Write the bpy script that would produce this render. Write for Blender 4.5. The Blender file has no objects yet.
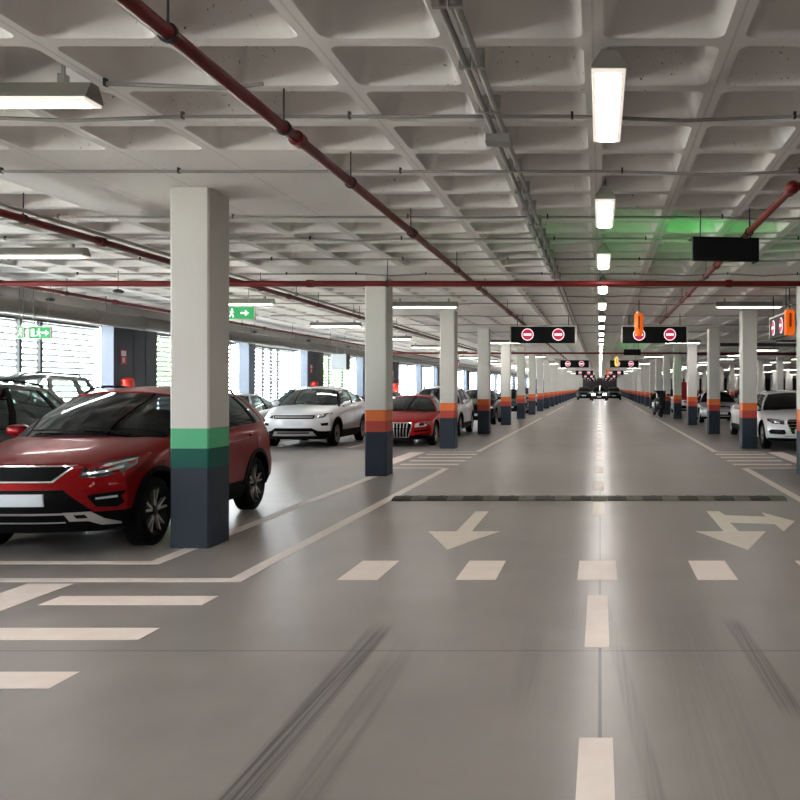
import bpy, bmesh, math, random
import numpy as np
from mathutils import Vector, Matrix
from mathutils.bvhtree import BVHTree

random.seed(7)
SC = bpy.context.scene
COL = SC.collection
PI = math.pi

# ------------------------------------------------------------------ colours / materials
def lin(c):
    out = []
    for v in c:
        v = v / 255.0
        out.append(v / 12.92 if v <= 0.04045 else ((v + 0.055) / 1.055) ** 2.4)
    return (out[0], out[1], out[2], 1.0)

def new_mat(name):
    m = bpy.data.materials.new(name); m.use_nodes = True
    nt = m.node_tree; nt.nodes.clear()
    out = nt.nodes.new('ShaderNodeOutputMaterial')
    return m, nt, out

def N(nt, t, **kw):
    n = nt.nodes.new(t)
    for k, v in kw.items():
        if k.startswith('i_'):
            n.inputs[k[2:].replace('_', ' ')].default_value = v
        else:
            setattr(n, k, v)
    return n

def surf(name, rgb, rough=0.6, metal=0.0, coat=0.0, var=0.06, scale=3.0, spec=0.5, bump=0.0):
    m, nt, out = new_mat(name)
    p = N(nt, 'ShaderNodeBsdfPrincipled')
    p.inputs['Roughness'].default_value = rough
    p.inputs['Metallic'].default_value = metal
    p.inputs['Coat Weight'].default_value = coat
    p.inputs['Coat Roughness'].default_value = 0.06
    p.inputs['Specular IOR Level'].default_value = spec
    c = lin(rgb)
    tc = N(nt, 'ShaderNodeTexCoord')
    nz = N(nt, 'ShaderNodeTexNoise'); nz.inputs['Scale'].default_value = scale; nz.inputs['Detail'].default_value = 4
    mx = N(nt, 'ShaderNodeMix', data_type='RGBA')
    mx.inputs['A'].default_value = tuple(v * (1 - var) for v in c[:3]) + (1,)
    mx.inputs['B'].default_value = tuple(min(1, v * (1 + var)) for v in c[:3]) + (1,)
    nt.links.new(tc.outputs['Object'], nz.inputs['Vector'])
    nt.links.new(nz.outputs['Fac'], mx.inputs['Factor'])
    nt.links.new(mx.outputs['Result'], p.inputs['Base Color'])
    if bump:
        b = N(nt, 'ShaderNodeBump'); b.inputs['Strength'].default_value = bump; b.inputs['Distance'].default_value = 0.01
        n2 = N(nt, 'ShaderNodeTexNoise'); n2.inputs['Scale'].default_value = scale * 12
        nt.links.new(tc.outputs['Object'], n2.inputs['Vector'])
        nt.links.new(n2.outputs['Fac'], b.inputs['Height'])
        nt.links.new(b.outputs['Normal'], p.inputs['Normal'])
    nt.links.new(p.outputs['BSDF'], out.inputs['Surface'])
    return m

def emit(name, rgb, s):
    m, nt, out = new_mat(name)
    e = N(nt, 'ShaderNodeEmission'); e.inputs['Color'].default_value = lin(rgb); e.inputs['Strength'].default_value = s
    nt.links.new(e.outputs['Emission'], out.inputs['Surface'])
    return m

def glow_surf(name, rgb, s, rough=0.5):
    """a backlit panel: real surface that also gives off light"""
    m = surf(name, rgb, rough)
    p = [n for n in m.node_tree.nodes if n.type == 'BSDF_PRINCIPLED'][0]
    p.inputs['Emission Color'].default_value = lin(rgb); p.inputs['Emission Strength'].default_value = s
    return m

def glass(name, tint, rough=0.03):
    m, nt, out = new_mat(name)
    t = N(nt, 'ShaderNodeBsdfTransparent'); t.inputs['Color'].default_value = (tint[0], tint[1], tint[2], 1)
    g = N(nt, 'ShaderNodeBsdfGlossy'); g.inputs['Roughness'].default_value = rough; g.inputs['Color'].default_value = (.9, .95, 1, 1)
    lw = N(nt, 'ShaderNodeLayerWeight'); lw.inputs['Blend'].default_value = 0.5
    pw = N(nt, 'ShaderNodeMath', operation='POWER'); pw.inputs[1].default_value = 4.5
    ma = N(nt, 'ShaderNodeMath', operation='MULTIPLY_ADD'); ma.inputs[1].default_value = 0.90; ma.inputs[2].default_value = 0.045
    nt.links.new(lw.outputs['Facing'], pw.inputs[0]); nt.links.new(pw.outputs[0], ma.inputs[0])
    mx = N(nt, 'ShaderNodeMixShader')
    nt.links.new(ma.outputs[0], mx.inputs['Fac'])
    nt.links.new(t.outputs['BSDF'], mx.inputs[1]); nt.links.new(g.outputs['BSDF'], mx.inputs[2])
    nt.links.new(mx.outputs['Shader'], out.inputs['Surface'])
    return m

M = {}
M['white_paint'] = surf('pillar_white', (205, 203, 198), 0.7, var=0.04, scale=1.5, bump=0.05)
M['green_light'] = surf('pillar_light_green', (72, 172, 122), 0.55)
M['green_dark'] = surf('pillar_dark_green', (0, 84, 74), 0.6, spec=.3)
M['navy'] = surf('pillar_navy', (44, 53, 66), 0.6, spec=.3)
M['orange'] = surf('pillar_orange', (222, 112, 52), 0.55)
M['brick_red'] = surf('pillar_brick_red', (182, 64, 52), 0.55)
M['pipe_red'] = surf('pipe_red', (104, 18, 18), 0.45, spec=0.3)
M['galv'] = surf('galvanised_steel', (150, 148, 142), 0.4, metal=0.6)
M['conduit'] = surf('conduit_grey', (150, 147, 142), 0.45, metal=0.25)
M['dark_steel'] = surf('dark_steel', (52, 52, 54), 0.5, metal=0.5)
M['housing'] = surf('lamp_housing', (128, 126, 118), 0.5)
M['diffuser'] = emit('lamp_diffuser', (255, 248, 243), 10.0)
M['lamp_rim'] = glow_surf('lamp_rim', (226, 216, 204), 0.22)
M['sign_black'] = surf('sign_black', (8, 11, 11), 0.6, spec=.2)
M['sign_frame'] = surf('sign_frame', (206, 200, 194), 0.5)
M['sign_red'] = glow_surf('sign_red', (188, 22, 62), 0.16)
M['sign_white'] = glow_surf('sign_white', (255, 235, 240), 0.3)
M['sign_green'] = glow_surf('sign_green', (0, 150, 75), 0.10)
M['green_glow'] = emit('exit_sign_lit_face', (20, 255, 90), 5.5)
M['orange_lamp'] = glow_surf('orange_lamp', (255, 110, 10), 0.12)
M['orange_pale'] = glow_surf('orange_lamp_pale', (255, 190, 80), 0.25)
M['orange_dark'] = surf('orange_lamp_dark', (150, 45, 15), 0.5)
M['black_plastic'] = surf('black_plastic', (7, 8, 9), 0.55, spec=.08)
M['tyre'] = surf('tyre_rubber', (9, 9, 10), 0.85, spec=.2)
M['alloy'] = surf('alloy', (170, 168, 164), 0.3, metal=0.8)
M['alloy_dark'] = surf('alloy_dark', (36, 36, 38), 0.35, metal=0.5)
M['chrome'] = surf('chrome', (215, 215, 215), 0.12, metal=1.0)
M['silver_plastic'] = surf('silver_plastic', (165, 165, 165), 0.4, metal=0.3)
M['plate'] = surf('plate_white', (205, 212, 220), 0.4)
M['interior'] = surf('car_interior', (17, 18, 20), 0.85, spec=.2)
M['seat'] = surf('seat_cloth', (28, 29, 32), 0.9, spec=.2)
M['lamp_glass'] = surf('headlight_dark', (48, 52, 58), 0.1, coat=1.0, metal=0.3)
M['lamp_bright'] = surf('headlight_reflector', (205, 212, 220), 0.12, metal=0.5, coat=1.0)
M['tail_red'] = surf('tail_light_red', (120, 10, 14), 0.15, coat=1.0)
M['headlight_on'] = emit('headlight_on', (245, 248, 255), 10.0)
M['glass_dark'] = glass('car_glass_dark', (.20, .23, .24))
M['glass_mid'] = glass('car_glass', (.45, .50, .49))
M['glass_clear'] = glass('car_glass_clear', (.93, .97, .95))
M['car_red'] = surf('car_paint_red', (126, 6, 11), 0.34, metal=0.45, coat=0.32, spec=0.1, var=0.02)
M['car_bright_red'] = surf('car_paint_bright_red', (172, 10, 14), 0.32, metal=0.3, coat=0.4, spec=0.1, var=0.02)
M['car_maroon'] = surf('car_paint_maroon', (88, 24, 38), 0.3, metal=0.3, coat=1.0, var=0.02)
M['car_dark'] = surf('car_paint_dark', (12, 16, 18), 0.3, metal=0.2, coat=0.6, spec=.3, var=0.02)
M['car_grey'] = surf('car_paint_grey', (36, 42, 42), 0.3, metal=0.3, coat=0.6, spec=.3, var=0.02)
M['car_white'] = surf('car_paint_white', (226, 228, 232), 0.3, coat=1.0, var=0.01)
M['car_silver'] = surf('car_paint_silver', (168, 172, 176), 0.3, metal=0.5, coat=1.0, var=0.02)
M['car_navy'] = surf('car_paint_navy', (22, 34, 62), 0.3, metal=0.3, coat=1.0, var=0.02)
M['marking'] = surf('road_paint', (255, 236, 226), 0.45, var=0.10, scale=6)
M['marking_grey'] = surf('road_paint_line', (240, 230, 222), 0.45, var=0.12, scale=5)
M['marking_arrow'] = surf('road_paint_arrow', (240, 229, 216), 0.45, var=0.12, scale=6)
M['rubber'] = surf('rubber_black', (62, 57, 52), 0.75)
M['rubber_yellow'] = surf('rubber_dusty', (112, 106, 96), 0.75)
M['facade'] = surf('facade_dark', (70, 74, 84), 0.6)
M['facade_pale'] = surf('facade_blue_grey', (104, 114, 132), 0.6)
M['mullion'] = surf('mullion_dark', (60, 66, 70), 0.5)
M['slat'] = surf('louvre_slat', (120, 125, 123), 0.6)
M['wall'] = surf('wall_grey', (150, 150, 148), 0.8)
M['wall_dark'] = surf('wall_dark', (60, 58, 57), 0.85)
M['duct'] = surf('duct_galvanised', (120, 116, 110), 0.45, metal=0.4)
M['red_box'] = surf('hydrant_red', (225, 48, 30), 0.4)
M['sign_red_flat'] = surf('sign_red_flat', (190, 30, 40), 0.5)
M['sign_white_flat'] = surf('sign_white_flat', (235, 235, 235), 0.5)
M['box_grey'] = surf('box_grey', (165, 172, 182), 0.5)
M['ground'] = surf('outdoor_ground', (190, 188, 176), 0.9, var=0.12, scale=0.3)
M['bark'] = surf('bark', (92, 76, 60), 0.9)
M['leaf'] = surf('leaf', (128, 158, 74), 0.7, var=0.3, scale=1.5)
M['leaf2'] = surf('leaf_dark', (92, 134, 70), 0.7, var=0.3, scale=1.5)

def floor_material():
    m, nt, out = new_mat('polished_floor'); L = nt.links
    p = N(nt, 'ShaderNodeBsdfPrincipled')
    geo = N(nt, 'ShaderNodeNewGeometry')
    sep = N(nt, 'ShaderNodeSeparateXYZ'); L.new(geo.outputs['Position'], sep.inputs['Vector'])
    def math_(op, a, b=None, c=None):
        n = N(nt, 'ShaderNodeMath', operation=op)
        for i, v in enumerate((a, b, c)):
            if v is None: continue
            if isinstance(v, (int, float)): n.inputs[i].default_value = v
            else: L.new(v, n.inputs[i])
        return n.outputs[0]
    X, Y = sep.outputs['X'], sep.outputs['Y']
    def noise(scale, detail=4, stretch=None):
        nz = N(nt, 'ShaderNodeTexNoise'); nz.inputs['Scale'].default_value = scale; nz.inputs['Detail'].default_value = detail
        if stretch:
            mp = N(nt, 'ShaderNodeMapping'); mp.inputs['Scale'].default_value = stretch
            L.new(geo.outputs['Position'], mp.inputs['Vector']); L.new(mp.outputs['Vector'], nz.inputs['Vector'])
        else:
            L.new(geo.outputs['Position'], nz.inputs['Vector'])
        return nz.outputs['Fac']
    big = noise(0.35, 5); mid = noise(1.6, 6); fine = noise(14, 3)
    streak = noise(1.0, 3, (2.2, 0.22, 1))
    v = math_('MULTIPLY_ADD', big, 0.8, 0.60)
    v = math_('MULTIPLY', v, math_('MULTIPLY_ADD', mid, 0.34, 0.83))
    v = math_('MULTIPLY', v, math_('MULTIPLY_ADD', streak, 0.30, 0.85))
    v = math_('MULTIPLY', v, math_('MULTIPLY_ADD', fine, 0.06, 0.97))
    # tyre marks: dark rubber streaks along the lane
    rub = noise(1.0, 4, (60, 0.6, 1))
    def skid(x0, slope, yref, w, y0, y1, soft, amt):
        xc = math_('MULTIPLY_ADD', math_('SUBTRACT', Y, yref), slope, x0)
        d = math_('DIVIDE', math_('ABSOLUTE', math_('SUBTRACT', X, xc)), w)
        k = N(nt, 'ShaderNodeMapRange', interpolation_type='SMOOTHSTEP'); L.new(d, k.inputs['Value'])
        k.inputs['From Min'].default_value = 0.55; k.inputs['From Max'].default_value = 1.0
        k.inputs['To Min'].default_value = 1.0; k.inputs['To Max'].default_value = 0.0
        e = N(nt, 'ShaderNodeMapRange', interpolation_type='SMOOTHSTEP'); L.new(Y, e.inputs['Value'])
        e.inputs['From Min'].default_value = y1 - soft; e.inputs['From Max'].default_value = y1
        e.inputs['To Min'].default_value = 1.0; e.inputs['To Max'].default_value = 0.0
        s = N(nt, 'ShaderNodeMapRange', interpolation_type='SMOOTHSTEP'); L.new(Y, s.inputs['Value'])
        s.inputs['From Min'].default_value = y0; s.inputs['From Max'].default_value = y0 + soft
        a = math_('MULTIPLY', math_('MULTIPLY', k.outputs[0], e.outputs[0]), s.outputs[0])
        g = N(nt, 'ShaderNodeMapRange'); L.new(rub, g.inputs['Value'])
        g.inputs['From Min'].default_value = 0.36; g.inputs['From Max'].default_value = 0.6
        g.inputs['To Min'].default_value = 0.25
        a = math_('MULTIPLY', a, g.outputs[0])
        return math_('SUBTRACT', 1.0, math_('MULTIPLY', a, amt))
    for args in ((-1.44, -0.02, 5, 0.095, 1.0, 6.2, 0.5, 0.75), (-1.19, -0.03, 5, 0.10, 1.0, 5.9, 1.0, 0.34),
                 (0.93, -0.03, 5.2, 0.075, 4.25, 6.3, 0.3, 0.55), (0.13, -0.06, 5, 0.05, 2.0, 7.2, 1.0, 0.30),
                 (-0.42, -0.02, 5.5, 0.09, 4.2, 6.2, 0.8, 0.22), (0.55, 0.0, 5.5, 0.25, 1.0, 7, 1.2, 0.12)):
        v = math_('MULTIPLY', v, skid(*args))
    # saw-cut joints: one along the aisle, one across every 7.2 m
    jx = math_('LESS_THAN', math_('ABSOLUTE', X), 0.0085)
    jx = math_('MULTIPLY', jx, math_('LESS_THAN', Y, 400))
    ym = math_('PINGPONG', math_('SUBTRACT', Y, 5.46), 3.6)
    jy = math_('MULTIPLY', math_('LESS_THAN', ym, 0.010), 0.55)
    j = math_('MAXIMUM', jx, jy)
    v = math_('MULTIPLY', v, math_('SUBTRACT', 1.0, math_('MULTIPLY', j, 0.9)))
    ramp = N(nt, 'ShaderNodeMix', data_type='RGBA'); ramp.clamp_factor = False
    ramp.inputs['A'].default_value = (0, 0, 0, 1); ramp.inputs['B'].default_value = lin((147, 141, 136))
    L.new(v, ramp.inputs['Factor']); L.new(ramp.outputs['Result'], p.inputs['Base Color'])
    r = math_('MULTIPLY_ADD', mid, 0.04, 0.279); L.new(r, p.inputs['Roughness'])
    p.inputs['Specular IOR Level'].default_value = 0.40
    L.new(p.outputs['BSDF'], out.inputs['Surface'])
    return m
M['floor'] = floor_material()

def ceiling_material():
    m, nt, out = new_mat('ceiling_concrete'); L = nt.links
    p = N(nt, 'ShaderNodeBsdfPrincipled'); p.inputs['Roughness'].default_value = 0.75
    geo = N(nt, 'ShaderNodeNewGeometry')
    nz = N(nt, 'ShaderNodeTexNoise'); nz.inputs['Scale'].default_value = 0.7; nz.inputs['Detail'].default_value = 6
    L.new(geo.outputs['Position'], nz.inputs['Vector'])
    mx = N(nt, 'ShaderNodeMix', data_type='RGBA')
    mx.inputs['A'].default_value = lin((214, 210, 207)); mx.inputs['B'].default_value = lin((234, 231, 228))
    L.new(nz.outputs['Fac'], mx.inputs['Factor'])
    # small dark flakes where the paint has come off
    n2 = N(nt, 'ShaderNodeTexNoise'); n2.inputs['Scale'].default_value = 38; n2.inputs['Detail'].default_value = 3
    L.new(geo.outputs['Position'], n2.inputs['Vector'])
    n3 = N(nt, 'ShaderNodeTexNoise'); n3.inputs['Scale'].default_value = 1.1
    L.new(geo.outputs['Position'], n3.inputs['Vector'])
    mr = N(nt, 'ShaderNodeMapRange'); L.new(n2.outputs['Fac'], mr.inputs['Value'])
    mr.inputs['From Min'].default_value = 0.675; mr.inputs['From Max'].default_value = 0.70
    mr2 = N(nt, 'ShaderNodeMapRange'); L.new(n3.outputs['Fac'], mr2.inputs['Value'])
    mr2.inputs['From Min'].default_value = 0.52; mr2.inputs['From Max'].default_value = 0.62
    mul = N(nt, 'ShaderNodeMath', operation='MULTIPLY'); L.new(mr.outputs[0], mul.inputs[0]); L.new(mr2.outputs[0], mul.inputs[1])
    # formwork joint down the middle of every lengthwise rib
    sep = N(nt, 'ShaderNodeSeparateXYZ'); L.new(geo.outputs['Position'], sep.inputs['Vector'])
    a = N(nt, 'ShaderNodeMath', operation='ADD'); a.inputs[1].default_value = 0.04; L.new(sep.outputs['X'], a.inputs[0])
    pp = N(nt, 'ShaderNodeMath', operation='PINGPONG'); pp.inputs[1].default_value = 0.4; L.new(a.outputs[0], pp.inputs[0])
    lt = N(nt, 'ShaderNodeMath', operation='LESS_THAN'); lt.inputs[1].default_value = 0.008; L.new(pp.outputs[0], lt.inputs[0])
    ml = N(nt, 'ShaderNodeMath', operation='MULTIPLY'); ml.inputs[1].default_value = 0.2; L.new(lt.outputs[0], ml.inputs[0])
    mxx = N(nt, 'ShaderNodeMath', operation='MAXIMUM'); L.new(ml.outputs[0], mxx.inputs[0]); L.new(mul.outputs[0], mxx.inputs[1])
    m2 = N(nt, 'ShaderNodeMix', data_type='RGBA'); L.new(mxx.outputs[0], m2.inputs['Factor'])
    L.new(mx.outputs['Result'], m2.inputs['A']); m2.inputs['B'].default_value = lin((70, 64, 62))
    L.new(m2.outputs['Result'], p.inputs['Base Color'])
    L.new(p.outputs['BSDF'], out.inputs['Surface'])
    return m
M['ceiling'] = ceiling_material()

# ------------------------------------------------------------------ mesh helpers
class MB:
    def __init__(self): self.v = []; self.f = []; self.mi = []
    def add(self, vs, fs, mi=0):
        o = len(self.v); self.v += [tuple(p) for p in vs]
        self.f += [tuple(i + o for i in f) for f in fs]; self.mi += [mi] * len(fs)
        return self
    def box(self, x0, x1, y0, y1, z0, z1, mi=0):
        vs = [(x0, y0, z0), (x1, y0, z0), (x1, y1, z0), (x0, y1, z0), (x0, y0, z1), (x1, y0, z1), (x1, y1, z1), (x0, y1, z1)]
        return self.add(vs, [(0, 3, 2, 1), (4, 5, 6, 7), (0, 1, 5, 4), (1, 2, 6, 5), (2, 3, 7, 6), (3, 0, 4, 7)], mi)
    def chamfer_column(self, x0, x1, y0, y1, z0, z1, c=0.018, mi=0):
        ring = [(x0 + c, y0), (x1 - c, y0), (x1, y0 + c), (x1, y1 - c), (x1 - c, y1), (x0 + c, y1), (x0, y1 - c), (x0, y0 + c)]
        vs = [(a, b, z0) for a, b in ring] + [(a, b, z1) for a, b in ring]
        fs = [(i, (i + 1) % 8, 8 + (i + 1) % 8, 8 + i) for i in range(8)] + [tuple(range(7, -1, -1)), tuple(range(8, 16))]
        return self.add(vs, fs, mi)
    def prism(self, poly, z0, z1, mi=0):
        n = len(poly)
        vs = [(a, b, z0) for a, b in poly] + [(a, b, z1) for a, b in poly]
        fs = [(i, (i + 1) % n, n + (i + 1) % n, n + i) for i in range(n)] + [tuple(range(n - 1, -1, -1)), tuple(range(n, 2 * n))]
        return self.add(vs, fs, mi)
    def tube(self, pts, r, seg=8, mi=0, cap=True):
        pts = [Vector(p) for p in pts]; rings = []
        for i, p in enumerate(pts):
            a = pts[max(i - 1, 0)]; b = pts[min(i + 1, len(pts) - 1)]
            d = (b - a).normalized()
            up = Vector((0, 0, 1)) if abs(d.z) < 0.9 else Vector((1, 0, 0))
            s = d.cross(up).normalized(); u = s.cross(d)
            rr = r[i] if isinstance(r, (list, tuple)) else r
            rings.append([p + s * (rr * math.cos(2 * PI * k / seg)) + u * (rr * math.sin(2 * PI * k / seg)) for k in range(seg)])
        vs = [q for ring in rings for q in ring]; fs = []
        for i in range(len(pts) - 1):
            for k in range(seg):
                fs.append((i * seg + k, i * seg + (k + 1) % seg, (i + 1) * seg + (k + 1) % seg, (i + 1) * seg + k))
        if cap:
            fs.append(tuple(range(seg - 1, -1, -1))); o = (len(pts) - 1) * seg; fs.append(tuple(range(o, o + seg)))
        return self.add(vs, fs, mi)
    def lathe(self, prof, axis='x', seg=32, c=(0, 0, 0), mi=0, closed=True):
        """prof: (offset along the axis, radius) pairs, closed loop when closed"""
        vs = []; fs = []; n = len(prof)
        for k in range(seg):
            a = 2 * PI * k / seg
            for (t, r) in prof:
                q = {'x': (t, r * math.cos(a), r * math.sin(a)), 'y': (r * math.cos(a), t, r * math.sin(a)), 'z': (r * math.cos(a), r * math.sin(a), t)}[axis]
                vs.append((q[0] + c[0], q[1] + c[1], q[2] + c[2]))
        m = n if closed else n - 1
        for k in range(seg):
            k2 = (k + 1) % seg
            for i in range(m):
                i2 = (i + 1) % n
                fs.append((k * n + i, k * n + i2, k2 * n + i2, k2 * n + i))
        return self.add(vs, fs, mi)
    def blob(self, c, s, e=2.5, nu=16, nv=10, mi=0):
        def p(v, k): return math.copysign(abs(v) ** (2 / k), v)
        vs = []; fs = []
        for j in range(nv + 1):
            ph = -PI / 2 + PI * j / nv
            for i in range(nu):
                th = 2 * PI * i / nu
                vs.append((c[0] + s[0] * p(math.cos(ph), e) * p(math.cos(th), e), c[1] + s[1] * p(math.cos(ph), e) * p(math.sin(th), e), c[2] + s[2] * p(math.sin(ph), e)))
        for j in range(nv):
            for i in range(nu):
                fs.append((j * nu + i, j * nu + (i + 1) % nu, (j + 1) * nu + (i + 1) % nu, (j + 1) * nu + i))
        return self.add(vs, fs, mi)
    def build(self, name, mats, parent=None, smooth=None, fix=True):
        me = bpy.data.meshes.new(name); me.from_pydata(self.v, [], self.f)
        mats = mats if isinstance(mats, (list, tuple)) else [mats]
        for m in mats: me.materials.append(m)
        if len(mats) > 1: me.polygons.foreach_set('material_index', self.mi)
        if fix:
            bm = bmesh.new(); bm.from_mesh(me)
            bmesh.ops.remove_doubles(bm, verts=bm.verts, dist=1e-5)
            bmesh.ops.recalc_face_normals(bm, faces=bm.faces); bm.to_mesh(me); bm.free()
        return link(name, me, parent, smooth)

def link(name, me, parent=None, smooth=None):
    if smooth is not None:
        me.polygons.foreach_set('use_smooth', [True] * len(me.polygons))
        me.set_sharp_from_angle(angle=math.radians(smooth))
    me.update()
    o = bpy.data.objects.new(name, me); COL.objects.link(o)
    if parent is not None: o.parent = parent
    return o

def tag(o, label, cat, group=None, kind=None):
    o['label'] = label; o['category'] = cat
    if group: o['group'] = group
    if kind: o['kind'] = kind
    return o

def struct(o, label=None):
    o['kind'] = 'structure'
    if label: o['label'] = label
    return o

def thing(name, label, cat, loc=(0, 0, 0), rz=0, group=None, kind=None):
    o = bpy.data.objects.new(name, None); COL.objects.link(o)
    o.empty_display_size = 0.2
    o.location = loc; o.rotation_euler = (0, 0, rz)
    return tag(o, label, cat, group, kind)

KIDS = {}
def copy_tree(o, parent=None):
    c = o.copy(); COL.objects.link(c); c.parent = parent
    for ch in list(o.children): copy_tree(ch, c)
    return c

ORD = 'first second third fourth fifth sixth seventh eighth ninth tenth eleventh twelfth thirteenth fourteenth'.split()

CAM_H, CEIL = 1.6, 3.58
BAY, COL0 = 7.2, 9.17          # column grid along the aisle: centre of the first one and the pitch
XL, XR = -4.05, 3.88           # the two column rows that line the aisle
END = 205.0
BACK = -24.0

# ------------------------------------------------------------------ room shell
b = MB(); b.add([(-12.3, BACK, 0), (45, BACK, 0), (45, END, 0), (-12.3, END, 0)], [(0, 1, 2, 3)])
b.add([(-12.3, BACK, -.2), (45, BACK, -.2), (45, END, -.2), (-12.3, END, -.2)], [(3, 2, 1, 0)])
struct(b.build('floor', M['floor']))

def build_ceiling():
    R, D, half, top, rc = 0.8, 0.28, 0.342, 0.235, 0.07
    nx, ny = 35, 292
    x0 = -0.04 - 15 * R; y0 = COL0 - 42 * R
    def ring(h, r, z):
        pts = []
        for (sx, sy, a0) in ((1, 1, 0), (-1, 1, 90), (-1, -1, 180), (1, -1, 270)):
            for a in (0, 30, 60, 90):
                t = math.radians(a0 + a)
                pts.append((sx * (h - r) + r * math.cos(t), sy * (h - r) + r * math.sin(t), z))
        return pts
    hs = R / 2
    S = [(hs, hs, 0), (-hs, hs, 0), (-hs, -hs, 0), (hs, -hs, 0)]
    tv = S + ring(half, rc, 0) + ring(half - 0.02, rc, 0.03) + ring(top + 0.01, 0.06, D - 0.04) + ring(top - 0.04, 0.05, D)
    n = 16; o = 4; tf = []
    for c in range(4):
        for k in range(3): tf.append((c, o + c * 4 + k + 1, o + c * 4 + k))
        c2 = (c + 1) % 4
        tf.append((c, c2, o + c2 * 4, o + c * 4 + 3))
    for r in range(3):
        for k in range(n):
            a = o + r * n + k; d = o + r * n + (k + 1) % n
            tf.append((a, d, d + n, a + n))
    tf.append(tuple(o + 3 * n + k for k in range(n)))
    V = []; F = []
    tv = np.array(tv)
    cols = [(-12.04, k) for k in range(-4, 28)] + [(-4.04, k) for k in range(-4, 28)] + [(3.96, k) for k in range(-4, 28)] + [(11.96, k) for k in range(-4, 28)]
    solid = set()
    for (cx, k) in cols:
        cy = COL0 + BAY * k
        i0 = round((cx - x0) / R); j0 = round((cy - y0) / R)
        for i in range(i0 - 2, i0 + 2):
            for j in range(j0 - 2, j0 + 2): solid.add((i, j))
    base = 0; verts = []
    for i in range(nx):
        for j in range(ny):
            cx = x0 + (i + .5) * R; cy = y0 + (j + .5) * R
            if cy > END + 1: continue
            if (i, j) in solid:
                verts.append(np.array(S) + (cx, cy, CEIL)); F.append((base, base + 3, base + 2, base + 1)); base += 4
            else:
                verts.append(tv + (cx, cy, CEIL))
                F += [tuple(base + q for q in f) for f in tf]; base += len(tv)
    V = np.concatenate(verts)
    me = bpy.data.meshes.new('ceiling')
    V = V.tolist()
    xe = x0 + nx * R; nb = len(V)
    V += [(xe, y0, CEIL), (46, y0, CEIL), (46, END + 1, CEIL), (xe, END + 1, CEIL)]; F.append((nb, nb + 3, nb + 2, nb + 1))
    # the slab above, so that the deck has real thickness
    nb = len(V); zt = CEIL + 0.42
    V += [(-12.6, BACK - .5, zt), (46, BACK - .5, zt), (46, END + 1, zt), (-12.6, END + 1, zt)]; F.append((nb, nb + 1, nb + 2, nb + 3))
    me.from_pydata(V, [], F); me.materials.append(M['ceiling'])
    me.polygons.foreach_set('use_smooth', [True] * len(me.polygons)); me.set_sharp_from_angle(angle=math.radians(38))
    struct(link('ceiling', me))
build_ceiling()

struct(MB().box(-12.5, 45, END, END + .2, 0, CEIL + .4).build('wall_back', M['wall_dark']))
struct(MB().box(-12.5, 45, BACK - .2, BACK, 0, CEIL + .4).build('wall_front', M['wall']))
struct(MB().box(45, 45.2, BACK, END, 0, CEIL + .4).build('wall_right', M['wall_dark']))
# left wall: solid sill, header, facade piers; louvred openings between them
struct(MB().box(-12.4, -12.05, BACK, END, 0, 0.85).box(-12.4, -12.05, BACK, END, 3.06, CEIL + .4, 1).box(-12.05, -11.69, BACK, END, 3.10, CEIL + .05, 1).build('wall_left', [M['facade_pale'], M['white_paint']], fix=False))
wide, slim = [], []
k = -1
piers = []
for k in range(-2, 14):
    piers.append((7.36 + 14.4 * k, 9.47 + 14.4 * k, 'wide')); piers.append((15.6 + 14.4 * k, 16.15 + 14.4 * k, 'slim'))
piers = [p for p in piers if p[1] < END + 3]
for i, (ya, yb, kind) in enumerate(piers):
    xi = -11.75 if kind == 'wide' else -11.70
    p = MB()
    if kind == 'wide':
        p.box(-12.05, xi, ya, yb, 0, 3.10, 1)
        p.box(-12.05, xi + .004, ya - .03, ya, 0, 3.10, 0)
        p.box(xi, xi + .02, ya + .9, ya + .94, 0, 3.0, 1)
        p.box(xi, xi + .02, ya + 1.5, ya + 1.54, 0, 3.0, 1)
    else:
        p.box(-12.05, xi, ya, yb, 0, 3.10, 0)
    o = p.build('trim_%d' % (i + 1), [M['facade_pale'], M['facade']])
    struct(o)
wn = 0
for i in range(len(piers) - 1):
    y0, y1 = piers[i][1], piers[i + 1][0]
    if y1 <= y0 or y0 > END: continue
    wn += 1; y1 = min(y1, END)
    w = struct(MB().box(-12.3, -12.1, y0, y1, .85, .90).box(-12.3, -12.1, y0, y1, 3.01, 3.06).build('window_%d' % wn, M['mullion']))
    s = MB(); z = 0.94
    while z < 3.0:
        s.add([(-12.27, y0, z), (-12.19, y0, z + .038), (-12.19, y1, z + .038), (-12.27, y1, z),
               (-12.27, y0, z - .024), (-12.19, y0, z + .014), (-12.19, y1, z + .014), (-12.27, y1, z - .024)],
              [(0, 1, 2, 3), (7, 6, 5, 4), (0, 3, 7, 4), (1, 5, 6, 2), (0, 4, 5, 1), (3, 2, 6, 7)])
        z += 0.135
    s.build('louvre_slats', M['slat'], w, fix=False)
    if piers[i][2] == 'slim':
        ms = [y0 + 1.85, y0 + 2.65, y0 + 3.35]
    else:
        ms = [y0 + 2.0, y0 + 4.1]
    for ym in ms:
        if ym < y1 - .1:
            MB().box(-12.18, -12.10, ym - (.045 if y0 < 20 else .022), ym + (.045 if y0 < 20 else .022), .9, 3.01).build('mullion', M['mullion'], w)

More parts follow.
